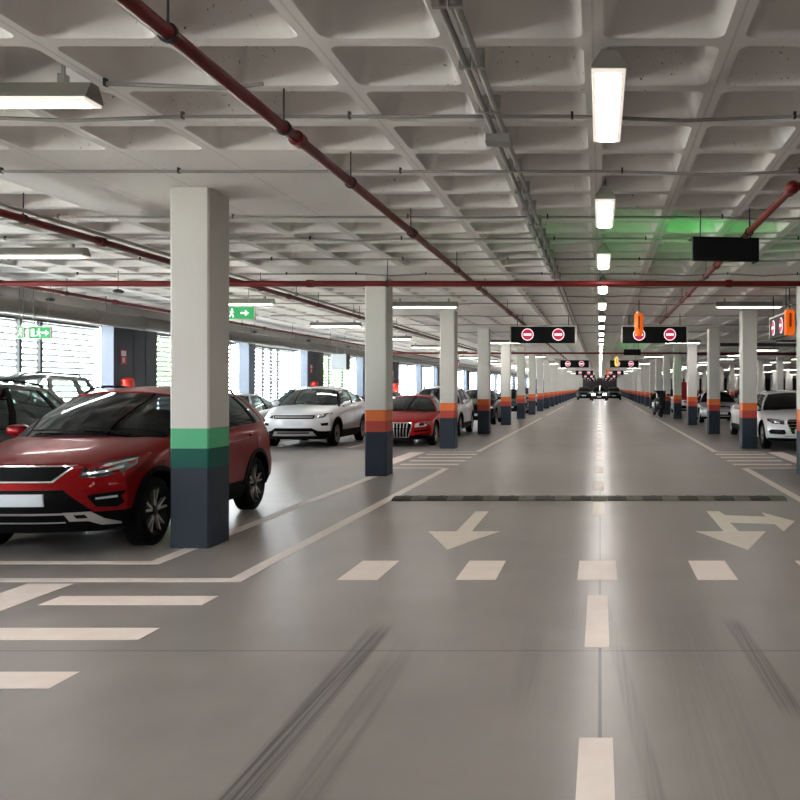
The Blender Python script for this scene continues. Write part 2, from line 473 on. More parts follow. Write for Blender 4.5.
# ------------------------------------------------------------------ outside
struct(MB().box(-90, -12.4, -40, END + 40, -.25, -.05).build('ground', M['ground']))
def tree(x, y, h, r, mat, label):
    t = thing('leafy_tree', label, 'tree', (x, y, -.05), group='trees outside the louvred wall')
    MB().tube([(0, 0, 0), (.05, .05, h * .3), (0, 0, h * .6)], [.16, .12, .07]).build('trunk', M['bark'], t, 60)
    m = MB(); rnd = random.Random(int(y * 10))
    for q in range(1100):
        d = Vector((rnd.gauss(0, 1), rnd.gauss(0, 1), rnd.gauss(0, .8))).normalized() * (r * rnd.uniform(.45, 1.0))
        c = Vector((0, 0, h * .62)) + d; s = rnd.uniform(.10, .2)
        a = Vector((rnd.gauss(0, 1), rnd.gauss(0, 1), rnd.gauss(0, 1))).normalized(); e = a.orthogonal().normalized()
        m.add([c - a * s, c + e * s * .5, c + a * s, c - e * s * .5], [(0, 1, 2, 3)])
    m.build('leaves', mat, t, fix=False)
for i, (x, y, h, r) in enumerate([(-19.5, 24, 4.4, 1.7), (-23, 31, 5.2, 2.1), (-20, 43, 4.6, 1.8), (-25, 54, 6, 2.3), (-21, 68, 4.8, 2.0), (-26, 90, 6, 2.4)]):
    tree(x, y, h, r, M['leaf'] if i % 2 else M['leaf2'], 'pale green tree outside behind the louvres of the left wall')

# ------------------------------------------------------------------ columns
def column(x, y, bands, label, group, parts=True):
    n = 'concrete_column'
    hx, hy = .195, .25
    if not parts:
        c = MB()
        c.chamfer_column(-hx, hx, -hy, hy, 0, .795, mi=2).chamfer_column(-hx, hx, -hy, hy, .795, .99, mi=1)
        c.chamfer_column(-hx, hx, -hy, hy, .99, 1.19, mi=0).chamfer_column(-hx, hx, -hy, hy, 1.19, CEIL + .005, mi=3)
        o = c.build(n, [M[bands[0]], M[bands[1]], M['navy'], M['white_paint']], fix=False)
        o.location = (x, y, 0); return tag(o, label, 'column', group, 'thing')
    t = thing(n, label, 'column', (x, y, 0), group=group, kind='thing')
    for nm, z0, z1, m in (('navy_base', 0, .795, M['navy']), ('lower_band', .795, .99, M[bands[1]]), ('upper_band', .99, 1.19, M[bands[0]]), ('shaft', 1.19, CEIL + .005, M['white_paint'])):
        MB().chamfer_column(-hx, hx, -hy, hy, z0, z1).build(nm, m, t)
    return t
OG = ('orange', 'brick_red')
first = column(XL - .02, COL0, ('green_light', 'green_dark'), 'white square column with two green bands in front of the red SUV', 'columns along the left side of the aisle')
proto = None; far_proto = {}
for side, xc in (('left', XL), ('right', XR)):
    for k in range(1, 27):
        y = COL0 + BAY * k
        if side == 'right': xc = XR - (.06 if k == 1 else 0)
        if side == 'left': xc = XL + (.03 if k == 1 else .09)
        grp = 'columns along the %s side of the aisle' % side
        nth = k + 1 if side == 'left' else k
        if side == 'right' and k == 1: lab = 'sliver of white column with orange bands cut by the right picture edge'
        elif nth <= 12: lab = 'white column with orange and red bands, %s from the front in the %s row' % (ORD[nth - 1], side)
        else: lab = 'tiny far column with orange bands near the vanishing end of the %s row' % side
        if k < 13:
            if proto is None: o = proto = column(xc, y, OG, lab, grp)
            else:
                o = copy_tree(proto); o.location = (xc, y, 0); tag(o, lab, 'column', grp, 'thing')
        else:
            if 'f' not in far_proto: o = far_proto['f'] = column(xc, y, OG, lab, grp, False)
            else:
                o = far_proto['f'].copy(); COL.objects.link(o); o.location = (xc, y, 0); tag(o, lab, 'column', grp, 'thing')
for xc, k0, lab in ((11.9, 7, 'far column of the next hall to the right beyond the parked cars'), (19.9, 11, 'far column two rows right of the aisle beyond the parked cars'), (27.9, 16, 'tiny far column in the deepest rows of the right hall')):
    for k in range(k0, 27):
        o = far_proto['f'].copy(); COL.objects.link(o); o.location = (xc, COL0 + BAY * k, 0); tag(o, lab, 'column', 'columns deep in the right hall', 'thing')

def top_at(x, y):
    """height of the slab's underside at a point: rib, coffer or solid head"""
    for cx in (-12.04, -4.04, 3.96, 11.96):
        k = round((y - COL0) / BAY)
        if abs(x - cx) < 1.6 and abs(y - COL0 - BAY * k) < 1.6: return CEIL
    if x > 15.9: return CEIL
    dx = abs((x + .04 + .4) % .8 - .4); dy = abs((y - COL0 + .4) % .8 - .4)
    m = max(abs(.4 - dx), abs(.4 - dy))
    return CEIL + (0 if m > .34 else .255 * min(1, (.34 - m) / .11))

# ------------------------------------------------------------------ ceiling lamps
def make_lamp():
    t = thing('ceiling_light', 'x', 'ceiling light')
    L = .75
    def section(pts, y0, y1, mi=0):
        n = len(pts); vs = [(a, y0, z) for a, z in pts] + [(a, y1, z) for a, z in pts]
        return vs, [(i, (i + 1) % n, n + (i + 1) % n, n + i) for i in range(n)] + [tuple(range(n - 1, -1, -1)), tuple(range(n, 2 * n))]
    h = MB(); h.add(*section([(-.092, .022), (.092, .022), (.085, .05), (.038, .128), (-.038, .128), (-.085, .05)], -L, L)); h.build('housing', M['housing'], t)
    r = MB(); r.add(*section([(-.090, .022), (-.088, .004), (-.066, .0), (-.066, .022)], -L + .012, L - .012)); r.add(*section([(.090, .022), (.088, .004), (.066, .0), (.066, .022)], -L + .012, L - .012))
    r.box(-.066, .066, -L + .012, -L + .06, 0, .022).box(-.066, .066, L - .06, L - .012, 0, .022); r.build('rim', M['lamp_rim'], t)
    d = MB(); d.add(*section([(-.064, .02), (-.064, -.002), (-.04, -.008), (.04, -.008), (.064, -.002), (.064, .02)], -L + .062, L - .062)); d.build('diffuser', M['diffuser'], t)
    for s in (-1, 1):
        MB().box(-.03, .03, s * .55 - .02, s * .55 + .02, .125, .19).box(-.009, .009, s * .55 - .009, s * .55 + .009, .185, .45).build('bracket', M['galv'], t)
    return t
lamp = make_lamp(); used = False
def place_lamp(x, y, rz, label, group):
    global used
    o = copy_tree(lamp) if used else lamp; used = True
    o.scale = (1.1, 1, 1); o.location = (x, y, 3.395); o.rotation_euler = (0, 0, rz)
    return tag(o, label, 'ceiling light', group)
n = 0
for k in range(-8, 40):
    y = 5.12 + 3.56 * k + .75
    if y > 150: break
    n = k + 1
    if k < 0: lab = 'ceiling light over the aisle outside the picture behind the camera'
    elif n <= 10: lab = 'bright ceiling light over the middle of the aisle, %s from the front' % ORD[n - 1]
    else: lab = 'tiny far ceiling light in the row over the middle of the aisle'
    place_lamp(.05, y, 0, lab, 'ceiling lights over the middle of the aisle')
ys = [-9, 5.72, 20.3, 36.8, 53.4, 70, 86.6, 103, 120]
for side, xc in (('left', -3.96), ('right', 3.36)):
    for i, y in enumerate(ys):
        if side == 'right' and i == 1: y = 4.2
        if i == 0: lab = 'crosswise ceiling light in the %s column row outside the picture behind the camera' % side
        elif i < 6: lab = 'crosswise ceiling light in the %s column row, %s from the front' % (side, ORD[i - 1])
        else: lab = 'tiny far crosswise ceiling light in the %s column row' % side
        place_lamp(xc, y, PI / 2, lab, 'crosswise ceiling lights along the %s column row' % side)
for i in range(-3, 14):
    y = 5.3 + 7.15 * i
    lab = 'crosswise ceiling light above the left parked cars, %s from the front' % ORD[i] if 0 <= i < 7 else 'crosswise ceiling light over the left bays outside the picture behind the camera' if i < 0 else 'small far crosswise ceiling light above the left parked cars'
    place_lamp(-7.85, y, PI / 2, lab, 'crosswise ceiling lights above the left bays')
for xc in (8.0, 13.2, 20.0, 28.0):
    for i in range(-3, 18):
        y = 8.2 + 7.2 * i
        if xc - .75 > 200 / 900 * y + 3: continue
        place_lamp(xc, y, PI / 2, 'crosswise ceiling light in the hall behind the right column row', 'crosswise ceiling lights in the right hall')

# ------------------------------------------------------------------ pipes, conduits, duct
def hanger(t, p, top=CEIL + .05, r=.045, mat='dark_steel'):
    h = MB(); h.lathe([(-.012, r), (-.012, r + .012), (.012, r + .012), (.012, r)], axis=t, seg=14, c=p)
    h.tube([(p[0], p[1], p[2] + r), (p[0], p[1], top)], .006, 6)
    return h
def pipe(name, p0, p1, r, mat, label, cat, axis, hang, couplers, group=None, knob=True):
    t = thing(name, label, cat, p0, group=group)
    q0 = Vector(p0)
    d = Vector(p1) - q0
    MB().tube([(0, 0, 0), tuple(d * .5), tuple(d)], r, 12).build('tube', M[mat], t, 60)
    for a in hang:
        if axis == 'y': a = COL0 + .8 * round((p0[1] + a - COL0) / .8) - p0[1]      # hung from the crosswise ribs
        c = d * (a / d.length)
        hanger(axis, tuple(c), top_at(p0[0] + c[0], p0[1] + c[1]) - p0[2], r + .001).build('hanger', M['dark_steel'], t, 50)
    for a in couplers:
        c = d * (a / d.length)
        MB().lathe([(-.05, r), (-.05, r + .016), (.05, r + .016), (.05, r)], axis=axis, seg=14, c=tuple(c)).build('coupling', M[mat], t, 40)
    return t
pipe('fire_pipe', (-2.1, -2, 3.32), (-2.08, 60, 3.32), .038, 'pipe_red', 'red pipe running lengthwise along the ceiling left of the aisle', 'pipe', 'y', [6.4, 8.0, 9.6, 12, 15, 18.5, 22, 26], [8.25, 12.1, 17.5, 23], 'red sprinkler pipes')
pipe('fire_pipe', (1.66, 7.75, 3.32), (1.62, 24.3, 3.32), .036, 'pipe_red', 'red pipe running lengthwise along the ceiling right of the aisle', 'pipe', 'y', [2.4, 6, 10, 14, 18], [.1, 5, 9, 14], 'red sprinkler pipes')
o = [c for c in bpy.data.objects if c.get('label') == 'red pipe running lengthwise along the ceiling right of the aisle'][0]
MB().tube([(0, 0, 0), (.2, 0, .03), (.5, 0, .12)], .036, 12).build('branch_tube', M['pipe_red'], o, 60)
MB().blob((0, 0, 0), (.06, .06, .06), 2).build('elbow', M['pipe_red'], o, 60)
pipe('fire_pipe', (-5.88, -2, 3.31), (-5.86, 60, 3.31), .040, 'pipe_red', 'dark red pipe with pale tube above the red SUV and its neighbour', 'pipe', 'y', [11, 14, 17.2, 20.5, 24, 28], [12.6, 19, 26], 'red sprinkler pipes')
pipe('steel_conduit', (-5.80, -2, 3.375), (-5.78, 60, 3.375), .022, 'galv', 'pale thin tube running on top of the dark red pipe', 'conduit', 'y', [10.6, 15, 19, 23], [])  # pale tube laid along the upper side of the dark red pipe
pipe('fire_pipe', (-9.7, 5, 3.30), (-9.68, 60, 3.30), .034, 'pipe_red', 'thin red pipe running lengthwise near the wall duct', 'pipe', 'y', [11, 15, 19, 23, 27], [13, 21], 'red sprinkler pipes')
pipe('fire_pipe', (-10.8, 13.97, 3.205), (20, 13.97, 3.205), .044, 'pipe_red', 'red pipe crossing the whole ceiling in front of the signs', 'pipe', 'x', [4.3, 7.5, 10.8, 15.3, 20.8], [6.3, 12.8], 'red sprinkler pipes')
pipe('fire_pipe', (-10.8, 42.77, 3.205), (30, 42.77, 3.205), .044, 'pipe_red', 'second red pipe crossing the ceiling, far behind the first', 'pipe', 'x', [3, 8.4, 14.6], [], 'red sprinkler pipes')
# twin conduits over the left lane
for dx, lab in ((-.79, 'left one of two grey conduits running along the ceiling'), (-.71, 'right one of two grey conduits running along the ceiling')):
    t = thing('steel_conduit', lab, 'conduit', (dx, -2, 3.492), group='twin lengthwise conduits')
    MB().tube([(0, 0, 0), (0, 30, 0), (0, 90, 0)], .021, 10).build('tube', M['conduit'], t, 60)
    for a in range(14):
        y = 6.4 + a * .85
        MB().box(-.034, .034, y, y + .035, -.03, .086).build('clip', M['galv'], t)
jb = thing('junction_box', 'square grey junction box under the twin conduits', 'junction box', (-.755, 6.66, 3.405))
MB().box(-.085, .085, -.06, .06, 0, .055).build('box', M['conduit'], jb)
MB().box(-.089, .089, -.064, .064, -.008, .002).build('lid', M['galv'], jb)
# crosswise conduits, each sagging a little between its clips
cy = [5.77, 6.47, 8.12, 10.3, 11.8, 13.7, 15.5, 17.4, 19.2, 21.0, 24.6, 28.2, 31.8]
for i, y in enumerate(cy):
    x0, x1 = (-9.0, 9.0) if i else (-3.17, -2.16)
    lab = ('short thin conduit between the left lamp and red pipe' if i == 0 else 'thin grey conduit crossing the ceiling, %s from the front' % ORD[i - 1])
    t = thing('crosswise_conduit', lab, 'conduit', (x0, y, 3.545), group='thin crosswise conduits')
    rnd = random.Random(i); pts = []; x = 0.0; W = x1 - x0
    cl = []
    while x < W:
        pts.append((x, 0, 0)); cl.append(x)
        st = rnd.choice((1.2, 1.6, 2.0)); sag = rnd.choice((.0, .0, .008, .03))
        pts.append((min(x + st * .5, W), 0, -sag)); x += st
    pts.append((W, 0, 0))
    MB().tube(pts, .014, 8).build('tube', M['conduit'], t, 70)
    if i < 7:
        for a in cl:
            MB().box(a - .009, a + .009, -.017, .017, -.017, .033).build('clip', M['dark_steel'], t)
# ventilation duct along the windows
d = thing('ventilation_duct', 'long grey round duct hanging along the top of the left windows', 'duct', (-11.1, 2, 3.14))
MB().tube([(0, 0, 0), (0, 50, 0), (0, 120, 0)], .165, 20).build('tube', M['duct'], d, 50)
for a in range(22):
    MB().lathe([(-.02, .16), (-.02, .178), (.02, .178), (.02, .16)], 'y', 20, (0, 3 + 2.1 * a, 0)).build('joint_ring', M['duct'], d, 40)
for a in range(8):
    MB().box(-.01, .01, 14 + 4.2 * a, 14.03 + 4.2 * a, .16, top_at(-11.1, 16.015 + 4.2 * a) - 3.14).build('hanger', M['galv'], d)
for i in range(6):
    y = 17.6 + 5.2 * i
    t = thing('ceiling_detector', 'small dark detector hanging beside the duct above the left cars, %s from the front' % ORD[i], 'detector', (-10.75, y, 3.28), group='small detectors over the left bays')
    MB().lathe([(0, .0), (0, .06), (.03, .09), (.06, .05), (.06, 0)], 'z', 14, closed=False).build('sensor', M['dark_steel'], t, 50)
    MB().tube([(0, 0, .05), (0, 0, top_at(-10.75, y) - 3.28)], .008, 6).build('rod', M['galv'], t)
t = thing('ceiling_detector', 'dark disc detector on a rod under the crossing red pipe', 'detector', (-8.3, 15.5, 3.22), group='small detectors over the left bays')
MB().lathe([(0, .0), (0, .08), (.03, .1), (.06, .05), (.06, 0)], 'z', 14, closed=False).build('sensor', M['dark_steel'], t, 50)
MB().tube([(0, 0, .05), (0, 0, top_at(-8.3, 15.5) - 3.22)], .008, 6).build('rod', M['galv'], t)
t = thing('smoke_detector', 'round black detector on the ceiling above the black sign', 'detector', (1.93, 10.6, 3.44 if top_at(1.93, 10.6) < 3.6 else top_at(1.93, 10.6) - .14))
MB().lathe([(0, .0), (0, .06), (.03, .085), (.06, .085), (.06, 0)], 'z', 16, closed=False).build('sensor', M['sign_black'], t, 40)
MB().lathe([(.06, 0), (.06, .05), (.16, .05), (.16, 0)], 'z', 16, closed=False).build('mount', M['galv'], t, 40)
for i, y in enumerate((33.5, 43.0)):
    t = thing('cable_tray', 'dark crosswise cable tray over the right bays, %s one' % ('nearer' if i == 0 else 'farther'), 'cable tray', (4.3, y, 3.12), group='dark cable trays in the right hall')
    MB().box(0, 24, 0, .3, 0, .02).box(0, 24, 0, .02, .02, .12).box(0, 24, .28, .3, .02, .12).build('tray', M['dark_steel'], t)
    for a in range(6): MB().box(1 + 4 * a, 1.02 + 4 * a, .14, .16, .02, .5).build('hanger', M['dark_steel'], t)

# ------------------------------------------------------------------ signs
def disc(mb, c, r, axis, t, mi=0, seg=28):
    prof = [(0, 0), (0, r), (t, r), (t, 0)]
    return mb.lathe(prof, axis, seg, c, mi, closed=False)
def noentry_sign(x, y, z, rz, label, group, w=1.75, h=.45):
    """local: faces -Y, hangs on two rods"""
    t = thing('no_entry_sign', label, 'sign', (x, y, z), rz, group)
    MB().box(-w / 2, w / 2, 0, .10, 0, h).build('panel', M['sign_black'], t)
    fr = MB(); e = .03
    fr.box(-w / 2 - e, w / 2 + e, -.004, .11, h, h + e).box(w / 2, w / 2 + .05, -.004, .11, 0, h + e).box(-w / 2 - .04, -w / 2, -.004, .11, 0, h + e)
    fr.build('frame', M['sign_frame'], t)
    for s in (-1, 1):
        c = MB(); disc(c, (s * .42, -.008, h * .52), .165, 'y', .008); ro = c.build('white_ring', M['sign_white'], t, 40)
        c = MB(); disc(c, (s * .42, -.014, h * .52), .145, 'y', .006); ro2 = c.build('red_disc', M['sign_red'], t, 40)
        MB().box(s * .42 - .105, s * .42 + .105, -.019, -.013, h * .52 - .03, h * .52 + .03).build('white_bar', M['sign_white'], ro2)
    for s in (-1, 1):
        q = Matrix.Rotation(rz, 2) @ Vector((s * w * .4, .05))
        MB().tube([(s * w * .4, .05, h + e), (s * w * .4, .05, top_at(x + q.x, y + q.y) - z)], .012, 6).build('rod', M['dark_steel'], t)
    return t
def orange_lamp(x, y, z, label, mat='orange_lamp', h=.52, boxy=False):
    t = thing('orange_indicator_lamp', label, 'lamp', (x, y, z), group='orange bay indicator lamps')
    b = MB()
    if boxy: b.box(-.085, .085, -.09, .09, 0, h)
    else: b.lathe([(0, .0), (0, .05), (.05, .085), (.14, .10), (h - .04, .10), (h, .085), (h, 0)], 'z', 20, closed=False)
    b.build('lens', M[mat], t, 40)
    MB().box(-.022, .022, -.106 if not boxy else -.098, -.088, .16, h - .06).build('dark_stripe', M['orange_dark'], t)
    MB().lathe([(h, 0), (h, .06), (h + .05, .06), (h + .05, 0)], 'z', 16, closed=False).build('cap', M['sign_frame'], t, 40)
    MB().tube([(0, 0, h + .04), (0, 0, top_at(x, y) - z)], .012, 6).build('rod', M['dark_steel'], t)
    return t
SY = [24.6, 55.5, 90, 122, 150, 178]
for i, y in enumerate(SY):
    wd = ('nearest', 'second', 'third', 'fourth', 'tiny very far', 'tiny very far')[i]
    noentry_sign(-1.56, y, 2.80, 0, 'black sign with two red no entry discs over the left lane, %s one' % wd, 'no entry signs over the aisle')
    noentry_sign(1.49, y, 2.80, 0, 'black sign with two red no entry discs over the right lane, %s one' % wd, 'no entry signs over the aisle')
    if i < 3:
        orange_lamp(.90 if i == 0 else .95 if i == 1 else .75, y - 3.8, 2.78, 'orange lamp hanging in front of the right no entry sign, %s one' % wd, ('orange_lamp', 'orange_pale', 'orange_lamp')[i])
noentry_sign(3.80, 19.3, 2.66, -PI / 2, 'side-on no entry sign under the right column row', 'no entry signs over the aisle', 1.7)
t = orange_lamp(3.80, 18.05, 2.64, 'orange lamp with dark stripe beside the side-on no entry sign', h=.50, boxy=True)
noentry_sign(-8.4, 53, 2.75, PI / 2, 'small side-on red sign far off among the left columns', 'no entry signs over the aisle', 1.7)
def black_sign(x, y, z, w, h, label, lit):
    t = thing('exit_sign', label, 'sign', (x, y, z), group='black backs of lit exit signs')
    MB().box(-w / 2, w / 2, 0, .07, 0, h).box(-w / 2, w / 2, .07, .24, h - .015, h).box(w / 2 - .015, w / 2, .07, .24, 0, h - .015).build('case', M['sign_black'], t)  # rear lips added out of view to hold the green glow off the ceiling above
    MB().box(-w / 2 + .02, w / 2 - .02, .07, .078, .02, h - .02).build('lit_face', M['green_glow'], t)
    for s in (-1, 1):
        MB().tube([(s * w * .38, .035, h), (s * w * .38, .035, h + .05), (s * w * .36, .06, top_at(x + s * w * .36, y + .06) - z)], .007, 6).build('rod', M['dark_steel'], t)
    return t
bs = black_sign(1.43, 10.2, 3.03, .77, .27, 'black back of a hanging exit sign glowing green onto the ceiling', True)
bs.rotation_euler = (0, 0, math.radians(7))
black_sign(1.47, 41, 3.05, .77, .27, 'small far black back of an exit sign over the right lane', True)

def running_man(mb, x, z, s, y, mi):
    mb.lathe([(0, 0), (0, .1 * s), (.004, .1 * s), (.004, 0)], 'y', 10, (x + .02 * s, y, z + .78 * s), mi, closed=False)
    for a, b_, w in (((.0, .68), (-.05, .38), .12), ((-.05, .4), (.14, .22), .09), ((.14, .22), (.10, .0), .08), ((-.05, .38), (-.16, .16), .09), ((-.16, .16), (-.34, .12), .08), ((.0, .64), (.2, .5), .07), ((.0, .64), (-.2, .52), .07)):
        a = Vector((a[0] * s, a[1] * s)); c = Vector((b_[0] * s, b_[1] * s)); dd = (c - a).normalized(); nn = Vector((-dd.y, dd.x)) * w * s * .5
        q = [a + nn, a - nn, c - nn, c + nn]
        mb.add([(x + p.x, y, z + p.y) for p in q] + [(x + p.x, y + .004, z + p.y) for p in q], [(0, 1, 2, 3), (7, 6, 5, 4), (0, 4, 5, 1), (1, 5, 6, 2), (2, 6, 7, 3), (3, 7, 4, 0)], mi)
def green_exit(x, y, z, w, h, label, arrow=True, man=True):
    t = thing('green_exit_sign', label, 'sign', (x, y, z), group='green emergency exit signs')
    MB().box(-w / 2, w / 2, 0, .05, 0, h).build('panel', M['sign_green'], t)
    p = MB()
    if man: running_man(p, -w * .05 if arrow else 0, h * .12, h * .85, -.006, 0)
    if arrow:
        s = h * .9; ax = w * .28
        pts = [(ax - .42 * s, .5 * h - .09 * s), (ax, .5 * h - .09 * s), (ax, .5 * h - .28 * s), (ax + .34 * s, .5 * h), (ax, .5 * h + .28 * s), (ax, .5 * h + .09 * s), (ax - .42 * s, .5 * h + .09 * s)]
        n = len(pts)
        p.add([(a, -.006, c) for a, c in pts] + [(a, -.001, c) for a, c in pts], [tuple(range(n)), tuple(range(2 * n - 1, n - 1, -1))] + [(i, n + i, n + (i + 1) % n, (i + 1) % n) for i in range(n)])
        p.box(-w * .42, -w * .26, -.006, -.001, h * .15, h * .85)
    p.build('pictogram', M['sign_white'], t, fix=False)
    f = MB(); e = .014
    f.box(-w / 2 - e, w / 2 + e, -.003, .053, h, h + e).box(-w / 2 - e, w / 2 + e, -.003, .053, -e, 0).box(w / 2, w / 2 + e, -.003, .053, 0, h).box(-w / 2 - e, -w / 2, -.003, .053, 0, h)
    f.build('frame', M['sign_frame'], t)
    for s in (-1, 1):
        MB().tube([(s * w * .35, .025, h), (s * w * .35, .025, top_at(x + s * w * .35, y + .025) - z)], .006, 6).build('rod', M['galv'], t)
green_exit(-7.32, 18.0, 2.96, .80, .24, 'green exit sign with running figure right of the green-banded column')
green_exit(-10.58, 17.0, 2.52, .40, .21, 'green exit sign with arrow in front of the left window', True)
green_exit(-10.82, 16.8, 2.52, .10, .21, 'narrow green exit sign beside the larger one at the left window', False)
t = thing('hanging_sign_box', 'pale grey square sign box hanging near the left windows', 'sign', (-9.95, 34.5, 2.28))
MB().box(-.36, .22, 0, .5, 0, .58).build('case', M['box_grey'], t); MB().box(.22, .235, 0, .5, 0, .58).build('side_panel', M['sign_black'], t)
for s in (-.2, .1): MB().tube([(s, .25, .58), (s, .25, top_at(-9.95 + s, 34.75) - 2.28)], .012, 6).build('rod', M['galv'], t)
# fire cabinets at the wide facade piers
for i in range(3):
    y = 21.76 + 14.4 * i
    t = thing('fire_alarm_post', 'red fire hose cabinet at the %s dark facade pier of the left wall' % ORD[i], 'fire cabinet', (-11.56, y + .06, 0), group='red fire cabinets along the left wall')
    MB().box(-.17, .17, 0, .4, 0, 1.5).build('cabinet', M['red_box'], t)
    MB().lathe([(1.5, 0), (1.5, .16), (1.78, .15), (1.83, .08), (1.84, 0)], 'z', 18, (0, .2, 0), closed=False).build('reel_cover', M['red_box'], t, 40)
    MB().box(-.14, .14, -.012, 0, .9, 1.4).build('door', M['sign_red_flat'], t)
    s = thing('fire_sign', 'small red and white fire sign on the %s dark facade pier' % ORD[i], 'sign', (-11.73, y + .38, 2.16), group='fire signs on the facade piers')
    MB().box(0, .012, -.14, .14, 0, .36).build('plate', M['sign_red_flat'], s)
    c = MB(); c.box(.012, .016, -.11, .11, .20, .33).box(.012, .016, -.06, .0, .04, .17).box(.012, .016, .03, .06, .04, .17); c.build('symbol', M['sign_white_flat'], s)
t = thing('fire_cabinet', 'tall narrow red fire cabinet between columns of the right row', 'fire cabinet', (4.28, 45.2, .95))
MB().box(-.17, .17, 0, .22, 0, .9).build('cabinet', M['sign_red_flat'], t); MB().box(-.14, .14, -.012, 0, .05, .85).build('door', M['sign_red_flat'], t)
MB().box(-.203, -.17, .05, .17, .1, .8).build('mount', M['dark_steel'], t)

# ------------------------------------------------------------------ floor markings
def mark(name, polys, mat, label, cat, group=None, h=.003):
    m = MB()
    for p in polys: m.prism(p, .0005, h)
    return tag(m.build(name, M[mat]), label, cat, group)
def rect(x0, x1, y0, y1): return [(x0, y0), (x1, y0), (x1, y1), (x0, y1)]
g = 'stop line blocks across the aisle'
for i, x in enumerate((-2.18, -1.20, -.19, .81, 1.79, 2.5)):
    if i == 5: continue
    mark('stop_line_block', [rect(x, x + .335, 7.46, 8.28)], 'marking', 'white painted block of the row across the aisle, %s from the left' % ORD[i], 'floor marking', g)
n = 0
for k in range(40):
    y0 = 2.72 + 2.8 * k
    if k == 2: continue
    n += 1
    lab = 'centre line dash, %s from the front' % ORD[n - 1] if n <= 8 else 'tiny far dash of the centre line down the aisle'
    mark('centre_line_dash', [rect(-.095, .058, y0 + (.1 if k == 3 else 0), y0 + 1.38)], 'marking', lab, 'floor marking', 'centre line dashes')
mark('direction_arrow', [[(-1.60, 11.57), (-1.59, 9.97), (-1.905, 9.97), (-1.50, 8.83), (-1.10, 9.97), (-1.42, 9.97), (-1.43, 11.57)]], 'marking_arrow', 'white straight arrow painted on the left lane', 'floor marking')
mark('direction_arrow', [[(1.37, 11.57), (1.37, 9.97), (1.06, 9.97), (1.455, 8.83), (1.84, 9.97), (1.54, 9.97), (1.53, 10.62), (2.04, 10.5), (2.04, 9.98), (2.32, 10.72), (2.06, 11.47), (2.05, 11.1), (1.56, 11.22), (1.53, 11.57)]], 'marking_arrow', 'white forked arrow painted on the right lane', 'floor marking')
GL = 'lines bounding the left bays'; GR = 'lines bounding the right bays'
W = .135
def bay_lines(s, X, tagname, grp):
    """s: -1 left, +1 right; X: line beside the aisle"""
    def r(x0, x1, y0, y1): return rect(min(x0, x1), max(x0, x1), y0, y1)
    segs = []
    for i, (y0, y1) in enumerate(((7.38, 17.7), (22.2, 46.5), (50.9, 75.3), (79.7, 104))):
        lab = 'long painted line along the %s edge of the aisle, %s stretch' % (tagname, ORD[i])
        mark('edge_line', [r(X, X + s * W, y0, y1)], 'marking_grey', lab, 'floor marking', grp)
    for i, y in enumerate((7.38, 17.7, 22.1)):
        if s > 0 and i == 0: continue
        mark('cross_line', [r(X + s * W, X + s * (9 if i == 0 else 1.25), y, y + .14)], 'marking_grey', 'painted line running crosswise from the %s edge line, %s one' % (tagname, ORD[i]), 'floor marking', grp)
    bars = ((4.77, 5.69, 6.60) if s < 0 else ()), (18.45, 19.38, 20.31, 21.24)
    for zi, zone in enumerate(bars):
        for i, y in enumerate(zone):
            mark('crossing_bar', [r(X + s * (-.03), X + s * 1.17, y, y + .28)], 'marking', 'white bar of the %s %s hatching, %s from the front' % ('near' if zi == 0 else 'far', tagname, ORD[i]), 'floor marking', 'hatching bars at the bays')
    for zi, (y0, y1) in enumerate(((3.0, 7.31), (17.85, 22.05))):
        if s > 0 and zi == 0: continue
        mark('walkway_line', [r(X + s * 1.33, X + s * 1.70, y0, y1)], 'marking', 'broad white line beside the %s %s hatching' % ('near' if zi == 0 else 'far', tagname), 'floor marking', grp)
bay_lines(-1, -2.95, 'left', GL); bay_lines(1, 2.78, 'right', GR)
mark('bay_line', [rect(-12, -3.98, 8.12, 8.26), rect(-4.12, -3.98, 8.26, 8.92)], 'marking_grey', 'painted corner line in front of the red SUV at the column foot', 'floor marking', GL)
mark('bay_line', [rect(-4.12, -3.98, 9.44, 16.1)], 'marking_grey', 'painted line between the first two left columns', 'floor marking', GL)
for i, x in enumerate((-6.6, -9.1)):
    for j, y in enumerate((8.3, 23.6)):
        mark('bay_line', [rect(x - .05, x + .05, y, y + 4.6)], 'marking_grey', 'painted bay line %s' % (('right of the dark SUV' if i == 0 else 'left of the dark SUV') if j == 0 else ('right of the white SUV' if i == 0 else 'left of the white SUV')), 'floor marking', GL)
sb = thing('speed_bump', 'low black rubber speed bump across the aisle', 'speed bump', (-2.93, 12.62, 0))
segw = .506
